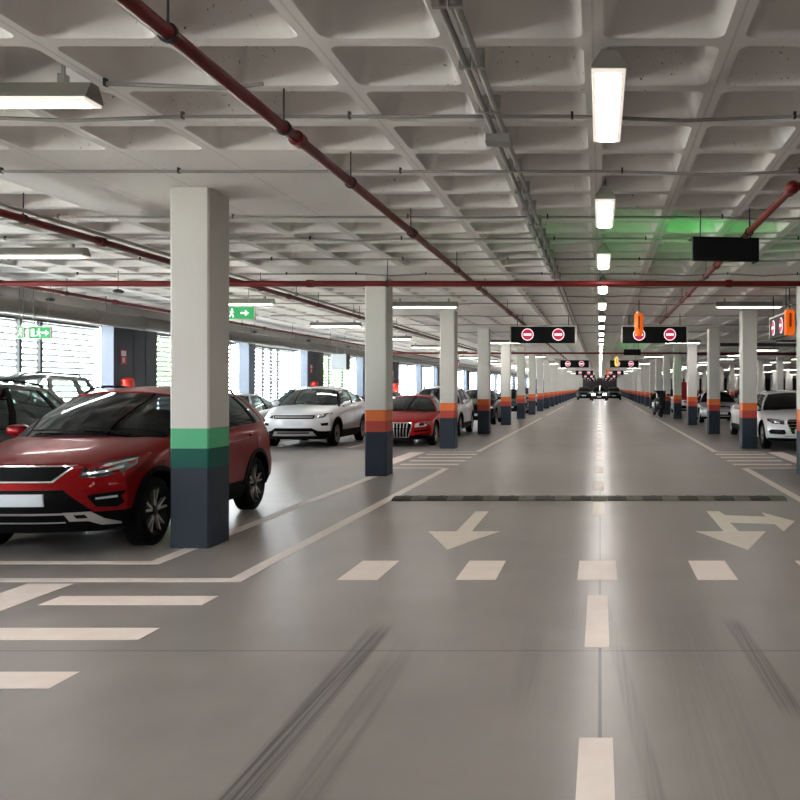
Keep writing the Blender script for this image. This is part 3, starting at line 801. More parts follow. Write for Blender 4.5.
for i in range(11):
    x0 = i * segw; p = [(0, 0), (.05, .024), (.16, .040), (.30, .040), (.41, .024), (.46, 0)]
    sc_ = MB(); nn = len(p)
    sc_.add([(x0, a, z) for a, z in p] + [(x0 + segw - .006, a, z) for a, z in p], [(j, j + 1, nn + j + 1, nn + j) for j in range(nn - 1)] + [(0, nn, 2 * nn - 1, nn - 1), tuple(range(nn)), tuple(range(2 * nn - 1, nn - 1, -1))])
    for a in (.12, .30):
        sc_.box(x0 + a, x0 + a + .07, .13, .32, .02, .042)
    sc_.build('segment', M['rubber'], sb)
    st = MB(); pf = [(.008, .0065), (.05, .0265), (.16, .0425), (.30, .0425)]; nn = len(pf)
    st.add([(x0 + .27, a, z) for a, z in pf] + [(x0 + .49, a, z) for a, z in pf] + [(x0 + .27, a, z - .004) for a, z in pf] + [(x0 + .49, a, z - .004) for a, z in pf],
           [(q, q + 1, nn + q + 1, nn + q) for q in range(nn - 1)] + [(2 * nn + q, 3 * nn + q, 3 * nn + q + 1, 2 * nn + q + 1) for q in range(nn - 1)] +
           [(q, 2 * nn + q, 2 * nn + q + 1, q + 1) for q in range(nn - 1)] + [(nn + q, nn + q + 1, 3 * nn + q + 1, 3 * nn + q) for q in range(nn - 1)] + [(0, nn, 3 * nn, 2 * nn), (nn - 1, 3 * nn - 1, 4 * nn - 1, 2 * nn - 1)])
    st.build('reflective_patch', M['rubber_yellow'], sb)

# ------------------------------------------------------------------ cars
def curve(keys):
    """monotone cubic through (t, v) keys"""
    ts = [k[0] for k in keys]; vs = [k[1] for k in keys]; n = len(ts)
    d = [(vs[i + 1] - vs[i]) / (ts[i + 1] - ts[i]) for i in range(n - 1)]
    m = [d[0]] + [0 if d[i - 1] * d[i] <= 0 else 2 * d[i - 1] * d[i] / (d[i - 1] + d[i]) for i in range(1, n - 1)] + [d[-1]]
    def f(t):
        if t <= ts[0]: return vs[0]
        if t >= ts[-1]: return vs[-1]
        i = max(j for j in range(n - 1) if ts[j] <= t)
        h = ts[i + 1] - ts[i]; s = (t - ts[i]) / h
        return (vs[i] * (2 * s**3 - 3 * s**2 + 1) + h * m[i] * (s**3 - 2 * s**2 + s) + vs[i + 1] * (-2 * s**3 + 3 * s**2) + h * m[i + 1] * (s**3 - s**2))
    return f

def shell_patch(fn, u0, u1, v0, v1, nu, nv, out=0.003, thick=0.012):
    """a curved panel with thickness: fn(u, v) -> Vector; the outside is where du x dv points (flipped by sign of thick)"""
    def nrm(u, v):
        e = 1e-3
        return (fn(u + e, v) - fn(u - e, v)).cross(fn(u, v + e) - fn(u, v - e)).normalized()
    F, B = [], []
    for i in range(nu + 1):
        for j in range(nv + 1):
            s = i / nu; t = j / nv
            ua = u0(t) if callable(u0) else u0; ub = u1(t) if callable(u1) else u1
            u = ua + (ub - ua) * s; v = v0 + (v1 - v0) * t
            p = fn(u, v); n = nrm(u, v)
            F.append(p + n * out); B.append(p + n * (out - thick))
    vs = F + B; o = len(F); fs = []; w = nv + 1
    for i in range(nu):
        for j in range(nv):
            a, b_, c, d_ = i * w + j, (i + 1) * w + j, (i + 1) * w + j + 1, i * w + j + 1
            fs.append((a, b_, c, d_)); fs.append((o + d_, o + c, o + b_, o + a))
    edge = [i * w for i in range(nu + 1)] + [nu * w + j for j in range(1, nv + 1)] + [i * w + nv for i in range(nu - 1, -1, -1)] + [j for j in range(nv - 1, 0, -1)]
    for k in range(len(edge)):
        a, b_ = edge[k], edge[(k + 1) % len(edge)]
        fs.append((b_, a, o + a, o + b_))
    return vs, fs

def decal(tree, poly, axis, out=.006, inn=.025, step=.07):
    """panel that lies on the body: outline in (x, z) for front/rear or (y, z) for left/right, laid onto the surface and given thickness"""
    bm = bmesh.new()
    pts = []
    n = len(poly)
    for i in range(n):
        a = Vector(poly[i]); c = Vector(poly[(i + 1) % n]); k = max(1, int((c - a).length / step))
        for j in range(k): pts.append(a + (c - a) * (j / k))
    vs = [bm.verts.new((p.x, p.y, 0)) for p in pts]
    es = [bm.edges.new((vs[i], vs[(i + 1) % len(vs)])) for i in range(len(vs))]
    bmesh.ops.triangle_fill(bm, use_beauty=True, use_dissolve=False, edges=es)
    for _ in range(4):
        le = [e for e in bm.edges if e.calc_length() > step * 1.3]
        if not le: break
        bmesh.ops.subdivide_edges(bm, edges=le, cuts=1)
        bmesh.ops.triangulate(bm, faces=bm.faces)
    bm.verts.index_update()
    dirs = {'front': Vector((0, 1, 0)), 'rear': Vector((0, -1, 0)), 'right': Vector((-1, 0, 0)), 'left': Vector((1, 0, 0))}
    d = dirs[axis]; F = []; B = []
    for v in bm.verts:
        a, c = v.co.x, v.co.y
        o = Vector((a, 0, c)) if axis in ('front', 'rear') else Vector((0, a, c))
        st = o - d * 10
        hit = tree.ray_cast(st, d)
        if hit[0] is None:
            lo = o - d * (0.9 if axis in ('left', 'right') else 0.0)
            if axis == 'rear': lo.y = 4.6
            hit = tree.find_nearest(lo)
            p = hit[0] if hit[0] is not None else o
        else: p = hit[0]
        F.append(p - d * out); B.append(p + d * inn)
    k = len(F); fs = []
    for f in bm.faces:
        q = [v.index for v in f.verts]; fs.append(tuple(q)); fs.append(tuple(k + i for i in reversed(q)))
    for e in bm.edges:
        if len(e.link_faces) == 1:
            a, b_ = e.verts[0].index, e.verts[1].index; fs.append((a, b_, k + b_, k + a))
    bm.free()
    return F + B, fs

def mir(poly): return [(-a, c) for a, c in poly]

def make_wheel(parent, x, y, r, w, side, style, rim_mat):
    xo = x + side * w / 2
    m = MB(); h = w / 2
    prof = [(-h + .015, r * .66), (-h, r * .74), (-h + .012, r * .90), (-h + .035, r * .985), (-h * .4, r), (h * .4, r), (h - .035, r * .985), (h - .012, r * .90), (h, r * .74), (h - .015, r * .66)]
    m.lathe(prof, 'x', 36, (x, y, r))
    for i in range(-2, 3):      # tread grooves
        m.lathe([(i * w * .16 - .006, r * .985), (i * w * .16 - .006, r + .0015), (i * w * .16 + .006, r + .0015), (i * w * .16 + .006, r * .985)], 'x', 36, (x, y, r))
    wh = m.build('wheel', M['tyre'], parent, 45)
    q = MB()
    q.lathe([(xo - side * .03 - x, r * .62), (xo - side * .005 - x, r * .70), (xo - side * .012 - x, r * .72), (xo - side * .05 - x, r * .70), (xo - side * .16 - x, r * .62), (xo - side * .15 - x, r * .58)], 'x', 36, (x, y, r))
    q.build('rim', M['alloy_dark'] if rim_mat == 'alloy_two' else M[rim_mat], wh, 45)
    s = MB(); xa = xo - side * .018; xb = xo - side * .055
    def bar(a0, r0, a1, r1, w0, w1):
        p0 = Vector((math.cos(a0) * r0, math.sin(a0) * r0)); p1 = Vector((math.cos(a1) * r1, math.sin(a1) * r1))
        d = (p1 - p0).normalized(); nn = Vector((-d.y, d.x))
        ring = [p0 + nn * w0, p0 - nn * w0, p1 - nn * w1, p1 + nn * w1]
        vs = [(xa - side * (.012 if i < 2 else 0), y + p.x, r + p.y) for i, p in enumerate(ring)] + [(xb, y + p.x, r + p.y) for p in ring]
        s.add(vs, [(0, 1, 2, 3), (7, 6, 5, 4), (0, 4, 5, 1), (1, 5, 6, 2), (2, 6, 7, 3), (3, 7, 4, 0)])
    for k in range(5):
        a = PI / 2 + 2 * PI * k / 5
        if style == 'twin':
            bar(a, r * .10, a - .21, r * .69, .015, .010); bar(a, r * .10, a + .21, r * .69, .015, .010)
        elif style == 'five': bar(a, r * .1, a, r * .68, .045, .03)
        else:
            bar(a, r * .1, a, r * .68, .02, .018); bar(a + PI / 5, r * .1, a + PI / 5, r * .68, .02, .018)
    s.build('spokes', M['alloy'], wh)
    c = MB(); c.lathe([(xo - side * .06 - x, 0), (xo - side * .06 - x, r * .17), (xo - side * .025 - x, r * .16), (xo - side * .015 - x, r * .08), (xo - side * .014 - x, 0)], 'x', 16, (x, y, r), closed=False)
    c.build('hub_cap', M['alloy_dark'], wh, 40)
    dsc = MB(); dsc.lathe([(xo - side * .12 - x, .02), (xo - side * .12 - x, r * .56), (xo - side * .10 - x, r * .56), (xo - side * .10 - x, .02)], 'x', 24, (x, y, r)); dsc.build('brake_disc', M['dark_steel'], wh, 40)

def build_car(P, name, label, cat, loc, group=None, rz=0):
    L, Wd, H = P['L'], P['W'], P['H']; hw0 = Wd / 2; lod = P.get('lod', 0)
    root = thing(name, label, cat, (loc[0], loc[1], 0), rz, group)
    paint = M[P['paint']]; r = P.get('wr', .335); yf_, yr_ = P['axles']
    zb = curve(P.get('bottom', [(0, .24), (.35, .20), (L * .5, .19), (L - .4, .22), (L, .32)]))
    belt = curve(P['belt']); top = curve(P['top'])
    hw = curve([(0, hw0 * P.get('nose_w', .93)), (.55, hw0 * .985), (1.2, hw0), (L * .5, hw0 * .985), (L * .78, hw0), (L - .3, hw0 * .97), (L, hw0 * P.get('tail_w', .93))])
    nose = curve(P['nose']); tail = curve(P['tail'])
    bf, br_ = P.get('bow_f', .34), P.get('bow_r', .22)
    zs = P.get('sill', .42)
    def warp(x, yn, z, w):
        q = abs(x) / w
        if yn < 1.1:
            return yn + (bf * q**2.8 + nose(z)) * (1 - yn / 1.1)
        if yn > L - .9:
            return yn - (br_ * q**3 + tail(z)) * (1 - (L - yn) / .9)
        return yn
    def section(yn):
        b0, zl, zt, w = zb(yn), belt(yn), top(yn), hw(yn)
        zs_ = max(zs, b0 + .14)
        m1 = zs_ + (zl - zs_) * .22; d = zt - zl
        pts = [(0, b0), (.78 * w, b0), (.91 * w, b0 + .02), (.965 * w, b0 + .08), (.988 * w, zs_), (1.0 * w, m1), (1.0 * w, zs_ + (zl - zs_) * .45), (.992 * w, zs_ + (zl - zs_) * .66),
               (.978 * w, zs_ + (zl - zs_) * .80), (.955 * w, zs_ + (zl - zs_) * .92), (.92 * w, zl), (.85 * w, zl + .40 * d), (.72 * w, zl + .66 * d), (.48 * w, zl + .86 * d), (.24 * w, zl + .97 * d), (0, zt)]
        return pts, w
    ns = 46 if lod == 0 else 26
    Ys = [L * (0.5 - 0.5 * math.cos(PI * i / ns)) * .55 + L * i / ns * .45 for i in range(ns + 1)]
    ycowl, ydeck = P['A'][0], P['D'][0]
    m = MB(); NP = 16; rows = []
    for yn in Ys:
        pts, w = section(yn)
        full = pts + [(-x, z) for x, z in reversed(pts[1:-1])]
        rows.append([(x, warp(x, yn, z, w), z) for x, z in full])
    R = len(rows[0]); vs = [p for row in rows for p in row]; fs = []; mi = []
    for i in range(ns):
        for k in range(R):
            k2 = (k + 1) % R
            fs.append((i * R + k, (i + 1) * R + k, (i + 1) * R + k2, i * R + k2))
            kk = min(k, R - 1 - k)
            ym = (Ys[i] + Ys[i + 1]) / 2
            if kk < P.get('black_rows', 3): mi.append(1)
            elif kk >= 11 and ycowl + .12 < ym < ydeck - .02: mi.append(2)
            else: mi.append(0)
    m.v = vs; m.f = fs; m.mi = mi
    for end, i in ((0, 0), (1, ns)):
        yn = Ys[i]; pts, w = section(yn); nx = 14
        base = len(m.v); idx = []
        for k in range(NP):
            x, z = pts[k]
            if k in (0, NP - 1): idx.append(None); continue
            row = []
            for j in range(nx + 1):
                q = -1 + 2 * j / nx
                if j == 0: row.append(i * R + (R - k))
                elif j == nx: row.append(i * R + k)
                else:
                    m.v.append((x * q, warp(x * q, yn, z, w), z)); row.append(len(m.v) - 1)
            idx.append(row)
        for k in range(1, NP - 2):
            for j in range(nx):
                m.f.append((idx[k][j], idx[k][j + 1], idx[k + 1][j + 1], idx[k + 1][j])); m.mi.append(1 if k < P.get('black_rows', 3) else 0)
        m.f.append(tuple([i * R] + idx[1])); m.mi.append(1)
        m.f.append(tuple(idx[NP - 2] + [i * R + NP - 1])); m.mi.append(0)
    me = bpy.data.meshes.new('body'); me.from_pydata(m.v, [], m.f)
    for mm in (paint, M['black_plastic'], M['interior']): me.materials.append(mm)
    me.polygons.foreach_set('material_index', m.mi)
    bm = bmesh.new(); bm.from_mesh(me); bmesh.ops.remove_doubles(bm, verts=bm.verts, dist=1e-5)
    bmesh.ops.recalc_face_normals(bm, faces=bm.faces); tree_ = BVHTree.FromBMesh(bm); bm.to_mesh(me); bm.free()
    body = bpy.data.objects.new('body', me); COL.objects.link(body)
    ct = MB(); ra = r + P.get('arch', .055)
    for ya in (yf_, yr_):
        for s in (-1, 1):
            x0, x1 = s * (hw0 - .34), s * (hw0 + .3); seg = 40
            vs = [(x0, ya + ra * math.cos(2 * PI * k / seg), r + .01 + ra * math.sin(2 * PI * k / seg)) for k in range(seg)] + [(x1, ya + ra * math.cos(2 * PI * k / seg), r + .01 + ra * math.sin(2 * PI * k / seg)) for k in range(seg)]
            ct.add(vs, [(k, (k + 1) % seg, seg + (k + 1) % seg, seg + k) for k in range(seg)] + [tuple(range(seg - 1, -1, -1)), tuple(range(seg, 2 * seg))])
    cut = ct.build('cutter', M['black_plastic'])
    md = body.modifiers.new('b', 'BOOLEAN'); md.operation = 'DIFFERENCE'; md.object = cut; md.solver = 'EXACT'
    bpy.context.view_layer.update()
    dg = bpy.context.evaluated_depsgraph_get()
    me2 = bpy.data.meshes.new_from_object(body.evaluated_get(dg)); me2.name = 'body'
    bpy.data.objects.remove(body); cm = cut.data; bpy.data.objects.remove(cut); bpy.data.meshes.remove(cm)
    for p in me2.polygons:
        c = p.center
        for ya in (yf_, yr_):
            dd = math.hypot(c.y - ya, c.z - r - .01)
            if dd < ra + .004 and abs(c.x) < hw0 * 1.01 and abs(c.x) > hw0 - .36 and (abs(p.normal.x) < .5 or abs(c.x) < hw0 - .3): p.material_index = 1
    body = link('body', me2, root, 32)
    def D(nm, polys, axis, mat, out=.006, inn=.025, parent=root, mirror=False, step=.07, sm=35):
        ob = []
        for pl in polys:
            vv, ff = decal(tree_, pl, axis, out, inn, step)
            ob.append(MB().add(vv, ff).build(nm, M[mat] if isinstance(mat, str) else mat, parent, sm))
        return ob[0]
    # ---- greenhouse
    (yA, _), (yB, zB), (yC, zC), (yD, _) = P['A'], P['B'], P['C'], P['D']
    wt0 = P.get('roof_w', .60); crown = P.get('crown', .05); ze = zB - .045
    peak = P['H'] - crown
    ztop_u = curve([(0, zB - crown), (.35, peak), (1, zC - crown)])
    wt = curve([(0, wt0 - .02), (.4, wt0), (1, wt0 - P.get('roof_taper', .04))])
    bfw, brw = P.get('ws_bow', .20), P.get('rw_bow', .10)
    def bell(x): return x
    def sbot(u):
        y = yA + (yD - yA) * u
        return Vector((.905 * hw(y) - (.05 * max(0, (u - .8) / .2)), y, belt(y) - .012))
    def stop_(u):
        y = yB + (yC - yB) * u
        return Vector((wt(u), y, ztop_u(u)))
    def side(s):
        def f(u, v):
            a, c = sbot(u), stop_(u)
            p = a + (c - a) * v; bulge = .035 * math.sin(PI * min(max(v, 0), 1))
            p.x += bulge
            return Vector((p.x * s, p.y, p.z)) 
        return f
    def wsf(q, v):
        a = sbot(0); c = stop_(0); k = 1 - q * q
        base = Vector((a.x * q, a.y - bfw * k, a.z + (top(yA) - a.z + .01) * k)); tp = Vector((c.x * q, c.y - .05 * k, c.z + crown * k))
        p = base + (tp - base) * v; bu = .035 * math.sin(PI * v)
        return p + Vector((bu * .5 * q, -bu * .6, bu * .6))
    def rwf(q, v):
        a = sbot(1); c = stop_(1); k = 1 - q * q
        base = Vector((a.x * q, a.y + brw * k, a.z + .03 * k)); tp = Vector((c.x * q, c.y + .04 * k, c.z + crown * k))
        p = base + (tp - base) * v; bu = .025 * math.sin(PI * v)
        return p + Vector((bu * .5 * q, bu * .6, bu * .5))
    def roof(q, u):
        c = stop_(u); k = 1 - q * q
        e = -.05 * k * (1 - u) + .04 * k * u
        return Vector((c.x * q, c.y + e, c.z + crown * k))
    gl = M[P.get('glass', 'glass_dark')]
    nq = 14 if lod == 0 else 8
    def patch(nm, fn, u0, u1, v0, v1, nu, nv, mat, out, thick, parent=root):
        vv, ff = shell_patch(fn, u0, u1, v0, v1, nu, nv, out, thick)
        return MB().add(vv, ff).build(nm, mat, parent, 40)
    ws = patch('windshield', wsf, -.97, .97, .0, 1.0, nq, 8, gl, .0, .006)
    patch('rear_window', lambda q, v: rwf(-q, v), -.97, .97, .0, 1.0, nq, 6, gl, .0, .006)
    roofm = M[P['roof_paint']] if 'roof_paint' in P else paint
    patch('roof', roof, -1.0, 1.0, 0, 1, nq, 12, roofm, .010, .03)
    pil = M[P.get('pillar', P['paint'])]
    wins = P['windows']
    for s in (1, -1):
        f = side(s)
        fn = (lambda u, v, f=f: f(u, v)) if s > 0 else (lambda u, v, f=f: f(u, v))
        sg = 1 if s > 0 else -1
        def pan(nm, u0, u1, v0, v1, nu, nv, mat, out, thick, parent=root):
            if s > 0: g = f; a0, a1 = u0, u1
            else:
                g = (lambda u, v: f(-u, v)); 
                a0 = (lambda t: -(u0(t) if callable(u0) else u0)); a1 = (lambda t: -(u1(t) if callable(u1) else u1))
            return patch(nm, g, a0, a1, v0, v1, nu, nv, mat, out, thick, parent)
        edges = [w for w in wins]
        for (a, c) in wins:
            pan('side_window', a, c, 0, .93, 5, 5, gl, 0, .005)
        # pillars fill what the windows leave, roof rail strip closes the top
        prev = 0.0; names = []
        for i, (a, c) in enumerate(list(wins) + [(1.0, 1.0)]):
            if a - prev > .004:
                pm = M['black_plastic'] if (0 < i < len(wins) and P.get('black_pillars', True)) else pil
                pan('pillar', max(prev - .004, 0), min(a + .004, 1), 0, .95, 3, 5, pm, .006, .03)
            prev = c
        pan('roof_rail_panel', 0, 1, .92, 1.0, 16, 2, roofm, .006, .03)
        if P.get('belt_chrome'):
            pan('window_trim', wins[0][0], wins[-1][1], -.035, .02, 16, 1, M['chrome'] if P['belt_chrome'] == 'chrome' else M['black_plastic'], .010, .02)
        if P.get('rails'):
            t = MB(); pts = []
            for i in range(13):
                u = .06 + .88 * i / 12; c = stop_(u); lift = .045 if 0 < i < 12 else .0
                pts.append((s * (c.x - .03), c.y, c.z + lift + .012))
            t.tube(pts, .014, 8); t.build('roof_rail', M[P['rails']], root, 60)
        # door mirror
        mp = f(.10, .0); mx, my, mz = mp.x, mp.y, mp.z
        mr = MB().blob((mx + s * .135, my + .02, mz + .085), (.10, .07, .065), 3.2).build('door_mirror', M[P.get('mirror', P['paint'])], root, 50)
        MB().blob((mx + s * .135, my + .075, mz + .085), (.10, .025, .062), 4).build('mirror_glass', M['chrome'], mr, 50)
        MB().box(mx - .01 if s > 0 else mx - .06, mx + .06 if s > 0 else mx + .01, my - .02, my + .05, mz, mz + .04).build('mirror_arm', M['black_plastic'], mr)
        # wheels
        for ya in (yf_, yr_):
            make_wheel(root, s * (hw0 - .135), ya, r, .225, s, P.get('rim', 'twin'), P.get('rim_mat', 'alloy'))
        ax = 'right' if s > 0 else 'left'
        if P.get('cladding'):
            for ya in (yf_, yr_):
                poly = []; n = 22
                lo = -.12
                for k in range(n + 1):
                    a = lo + (PI - 2 * lo) * k / n; poly.append((ya + (ra + .045) * math.cos(a), r + .01 + (ra + .045) * math.sin(a)))
                for k in range(n, -1, -1):
                    a = lo + (PI - 2 * lo) * k / n; poly.append((ya + (ra - .003) * math.cos(a), r + .01 + (ra - .003) * math.sin(a)))
                D('arch_trim', [poly], ax, 'black_plastic', .012, .02)
            D('sill_trim', [[(yf_ + ra + .03, .215), (yr_ - ra - .03, .215), (yr_ - ra - .02, P['cladding']), (yf_ + ra + .02, P['cladding'])]], ax, 'black_plastic', .012, .02)
        if lod == 0 and P.get('doors'):
            for yd in P['doors']:
                D('door_seam', [[(yd - .004, zs), (yd + .004, zs), (yd + .012, belt(yd) - .02), (yd + .004, belt(yd) - .02)]], ax, 'black_plastic', .0015, .01)
            for yd in P['doors'][1:]:
                D('door_handle', [[(yd - .24, belt(yd) - .15), (yd - .06, belt(yd) - .145), (yd - .055, belt(yd) - .115), (yd - .24, belt(yd) - .12)]], ax, P['paint'], .028, .01)
            if P.get('crease'):
                y0, y1 = yf_ + .1, yr_ + .3
                D('crease_line', [[(y0, belt(y0) - .165), (y1, belt(y1) - .16), (y1, belt(y1) - .148), (y0, belt(y0) - .15)]], ax, P['paint'], .008, .01)
        if P.get('tail_side'):
            D('tail_light', [P['tail_side']], ax, 'tail_red', .010, .02)
    # ---- front end
    for (nm, polys, mat, out, mirror, kids) in P['front']:
        for pl in polys:
            for q in ([pl, mir(pl)] if mirror else [pl]):
                if lod > 1 and nm in ('fog_light', 'skid_trim'): continue
                o_ = D(nm, [q], 'front', mat, out, .03)
                for (kn, kpl, km, kout) in kids:
                    kk = mir(kpl) if (mirror and q is not pl) else kpl
                    D(kn, [kk], 'front', km, kout, .02, o_)
    for (nm, polys, mat, out) in P.get('rear', []):
        for pl in polys: D(nm, [pl], 'rear', mat, out)
    if P.get('wipers', lod == 0):
        for q0, q1, s in ((.62, .02, 1), (-.05, -.68, 1)):
            a = wsf(q0, .02) + Vector((0, -.02, .015)); c = wsf(q1, .10) + Vector((0, -.02, .02))
            MB().tube([a, (a + c) / 2 + Vector((0, -.012, .012)), c], .008, 6).build('wiper', M['black_plastic'], root)
    if P.get('cabin'):
        zf = belt(yB) - .55
        for s in (-1, 1):
            x = s * .36; y = yB + .55
            st = MB().blob((x, y + .12, 1.02), (.24, .09, .34), 3.5)
            so = st.build('front_seat', M['seat'], root, 50)
            MB().blob((x, y + .16, 1.40), (.13, .06, .085), 3).build('headrest', M['seat'], so, 50)
        MB().blob((0, yC - (yC - yB) * .25, 1.0), (.62, .10, .32), 5).build('rear_seat', M['seat'], root, 50)
        MB().blob((0, yA + .28, belt(yA) - .02), (.66, .25, .075), 4).build('dashboard', M['interior'], root, 50)
        sw = MB(); n = 18
        pts = [(.36 + .18 * math.cos(2 * PI * k / n), yA + .62 - .06 * math.sin(2 * PI * k / n), 1.05 + .17 * math.sin(2 * PI * k / n)) for k in range(n + 1)]
        sw.tube(pts, .014, 6, cap=False); sw.build('steering_wheel', M['interior'], root, 60)
        MB().blob((0, yB + .05, zB - .10), (.12, .02, .035), 3).build('rear_view_mirror', M['black_plastic'], root, 50)
        D('registration_sticker', [], 'front', 'plate') if False else None
    return root

def plate(hwid=.26, z0=.50, z1=.61, x=0, out=.02):
    return ('licence_plate', [[(x - hwid, z0), (x + hwid, z0), (x + hwid, z1), (x - hwid, z1)]], 'plate', out, False, [])

def suv(paint, L=4.38, W=1.84, H=1.60, **kw):
    P = dict(L=L, W=W, H=H, paint=paint, wr=.345, axles=(.88, 3.52), arch=.06,
             belt=[(0, .80), (.35, .90), (.9, .99), (1.35, 1.045), (2.4, 1.075), (3.4, 1.12), (L - .15, 1.14), (L, 1.08)],
             top=[(0, .885), (.18, .955), (.5, 1.02), (1.0, 1.085), (1.35, 1.11), (2.4, 1.10), (3.5, 1.13), (L - .1, 1.15), (L, 1.09)],
             nose=[(.2, .14), (.34, .05), (.48, .01), (.62, .0), (.72, .03), (.86, .07), (.93, .13), (1.1, .2)],
             tail=[(.2, .12), (.4, .0), (.62, .0), (.72, .06), (.95, .08), (1.1, .14), (1.2, .2)],
             A=(1.22, 0), B=(1.98, H - .055), C=(3.80, H - .065), D=(4.24, 0), roof_w=.585, crown=.05, sill=.43, black_rows=4,
             windows=[(.045, .44), (.475, .79), (.82, .925)], cladding=.37, rails='black_plastic', doors=(1.52, 2.56, 3.5), crease=True, bow_f=.36,
             tail_side=[(3.98, .93), (4.32, .95), (4.34, 1.10), (3.95, 1.06)], belt_chrome='chrome', glass='glass_dark')
    P.update(kw); return P

DRL = lambda x0, x1, z0, z1: ('light_strip', [(x0, z0), (x1, z0 + .02), (x1, z1 + .02), (x0, z1)], 'lamp_bright', .014)
red_front = [
    ('grille', [[(-.50, .872), (.50, .872), (.335, .715), (-.335, .715)]], 'chrome', .012, False, [('grille_mesh', [(-.465, .858), (.465, .858), (.32, .731), (-.32, .731)], 'black_plastic', .018)]),
    ('headlight', [[(.525, .752), (.555, .85), (.68, .895), (.845, .945), (.875, .905), (.81, .785), (.68, .75)]], 'lamp_glass', .010, True,
        [('light_strip', [(.55, .775), (.70, .79), (.80, .825), (.79, .85), (.69, .812), (.555, .80)], 'lamp_bright', .016),
         ('reflector', [(.66, .83), (.81, .885), (.83, .91), (.68, .868)], 'lamp_bright', .016)]),
    ('lower_grille', [[(-.42, .648), (.42, .648), (.64, .435), (-.64, .435)]], 'black_plastic', .006, False, []),
    ('fog_light', [[(.60, .585), (.66, .60), (.85, .615), (.865, .53), (.80, .465), (.66, .475)]], 'black_plastic', .008, True, [('fog_lens', [(.66, .565), (.80, .575), (.80, .555), (.66, .545)], 'lamp_bright', .014)]),
    ('skid_trim', [[(-.42, .43), (.42, .43), (.42, .414), (-.42, .414)], [(-.42, .345), (.42, .345), (.42, .335), (-.42, .335)]], 'silver_plastic', .022, False, []),
    ('skid_corner', [[(.42, .435), (.62, .435), (.70, .36), (.80, .315), (.80, .295), (.68, .30), (.60, .345), (.46, .35)]], 'silver_plastic', .022, True, [('corner_opening', [(.50, .41), (.58, .41), (.60, .375), (.52, .375)], 'black_plastic', .026)]),
    plate(.27, .50, .612, 0, .03),
]
red_suv = build_car(suv('car_red', cabin=True, rim_mat='alloy_two', front=red_front), 'suv', 'dark red SUV parked behind the green-banded column', 'car', (-5.385, 8.26))
plain_front = [
    ('grille', [[(-.45, .86), (.45, .86), (.36, .70), (-.36, .70)]], 'black_plastic', .012, False, []),
    ('headlight', [[(.50, .76), (.52, .86), (.80, .91), (.84, .80), (.68, .76)]], 'lamp_glass', .010, True, [('light_strip', [(.55, .79), (.76, .80), (.76, .84), (.55, .82)], 'lamp_bright', .016)]),
    ('lower_grille', [[(-.5, .55), (.5, .55), (.6, .36), (-.6, .36)]], 'black_plastic', .008, False, []), plate(.26, .50, .61)]
build_car(suv('car_dark', H=1.68, cabin=True, glass='glass_mid', front=plain_front, pillar='car_dark', mirror='car_dark', belt_chrome='black'), 'suv', 'dark SUV at the left picture edge behind the red SUV', 'car', (-7.95, 8.32))
mpv = suv('car_grey', L=4.6, H=1.86, cabin=True, glass='glass_clear', front=plain_front, pillar='car_grey', C=(4.15, 1.82), D=(4.48, 0), axles=(.9, 3.65), windows=[(.05, .40), (.44, .74), (.80, .95)], roof_w=.64,
          belt=[(0, .82), (.35, .93), (.9, 1.06), (1.35, 1.13), (2.4, 1.16), (3.4, 1.19), (4.45, 1.2), (4.6, 1.12)], top=[(0, .9), (.18, .98), (.5, 1.06), (1.0, 1.13), (1.35, 1.18), (2.4, 1.19), (3.5, 1.2), (4.5, 1.21), (4.6, 1.13)], black_pillars=False, doors=(1.5, 2.55, 3.6), tail_side=[(4.2, .95), (4.5, .97), (4.52, 1.14), (4.2, 1.1)])
build_car(mpv, 'people_carrier', 'tall grey people carrier with see-through windows near the left windows', 'car', (-10.55, 13.3))
ev_front = [
    ('grille', [[(-.55, .86), (.55, .86), (.52, .76), (-.52, .76)]], 'black_plastic', .012, False, [('grille_bar', [(-.5, .825), (.5, .825), (.5, .80), (-.5, .80)], 'silver_plastic', .018)]),
    ('headlight', [[(.56, .77), (.57, .85), (.80, .905), (.875, .92), (.87, .87), (.72, .79)]], 'lamp_glass', .012, True, [('light_strip', [(.60, .80), (.74, .83), (.80, .88), (.62, .845)], 'lamp_bright', .018)]),
    ('fog_light', [[(.68, .64), (.84, .66), (.84, .58), (.70, .575)]], 'black_plastic', .010, True, []),
    ('lower_grille', [[(-.62, .44), (-.48, .52), (.48, .52), (.62, .44), (.90, .42), (.90, .27), (-.90, .27), (-.90, .42)]], 'black_plastic', .010, False, []),
    ('skid_trim', [[(-.50, .43), (.50, .43), (.58, .31), (-.58, .31)]], 'silver_plastic', .018, False, [('intake', [(-.42, .41), (.42, .41), (.42, .375), (-.42, .375)], 'black_plastic', .024)]),
    plate(.26, .595, .70, 0, .012)]
build_car(suv('car_white', W=1.90, H=1.62, cabin=True, glass='glass_mid', front=ev_front, roof_paint='car_white', pillar='black_plastic', rails=None, rim='ten', mirror='car_white',
              belt=[(0, .84), (.35, .94), (.9, 1.02), (1.35, 1.06), (2.4, 1.11), (3.4, 1.17), (4.2, 1.21), (4.38, 1.14)], top=[(0, .90), (.18, .985), (.5, 1.05), (1.0, 1.10), (1.35, 1.12), (2.4, 1.13), (3.5, 1.18), (4.25, 1.22), (4.38, 1.15)],
              C=(3.75, 1.47)), 'suv', 'white SUV with black lower bumper parked by the left windows', 'car', (-8.05, 23.55))
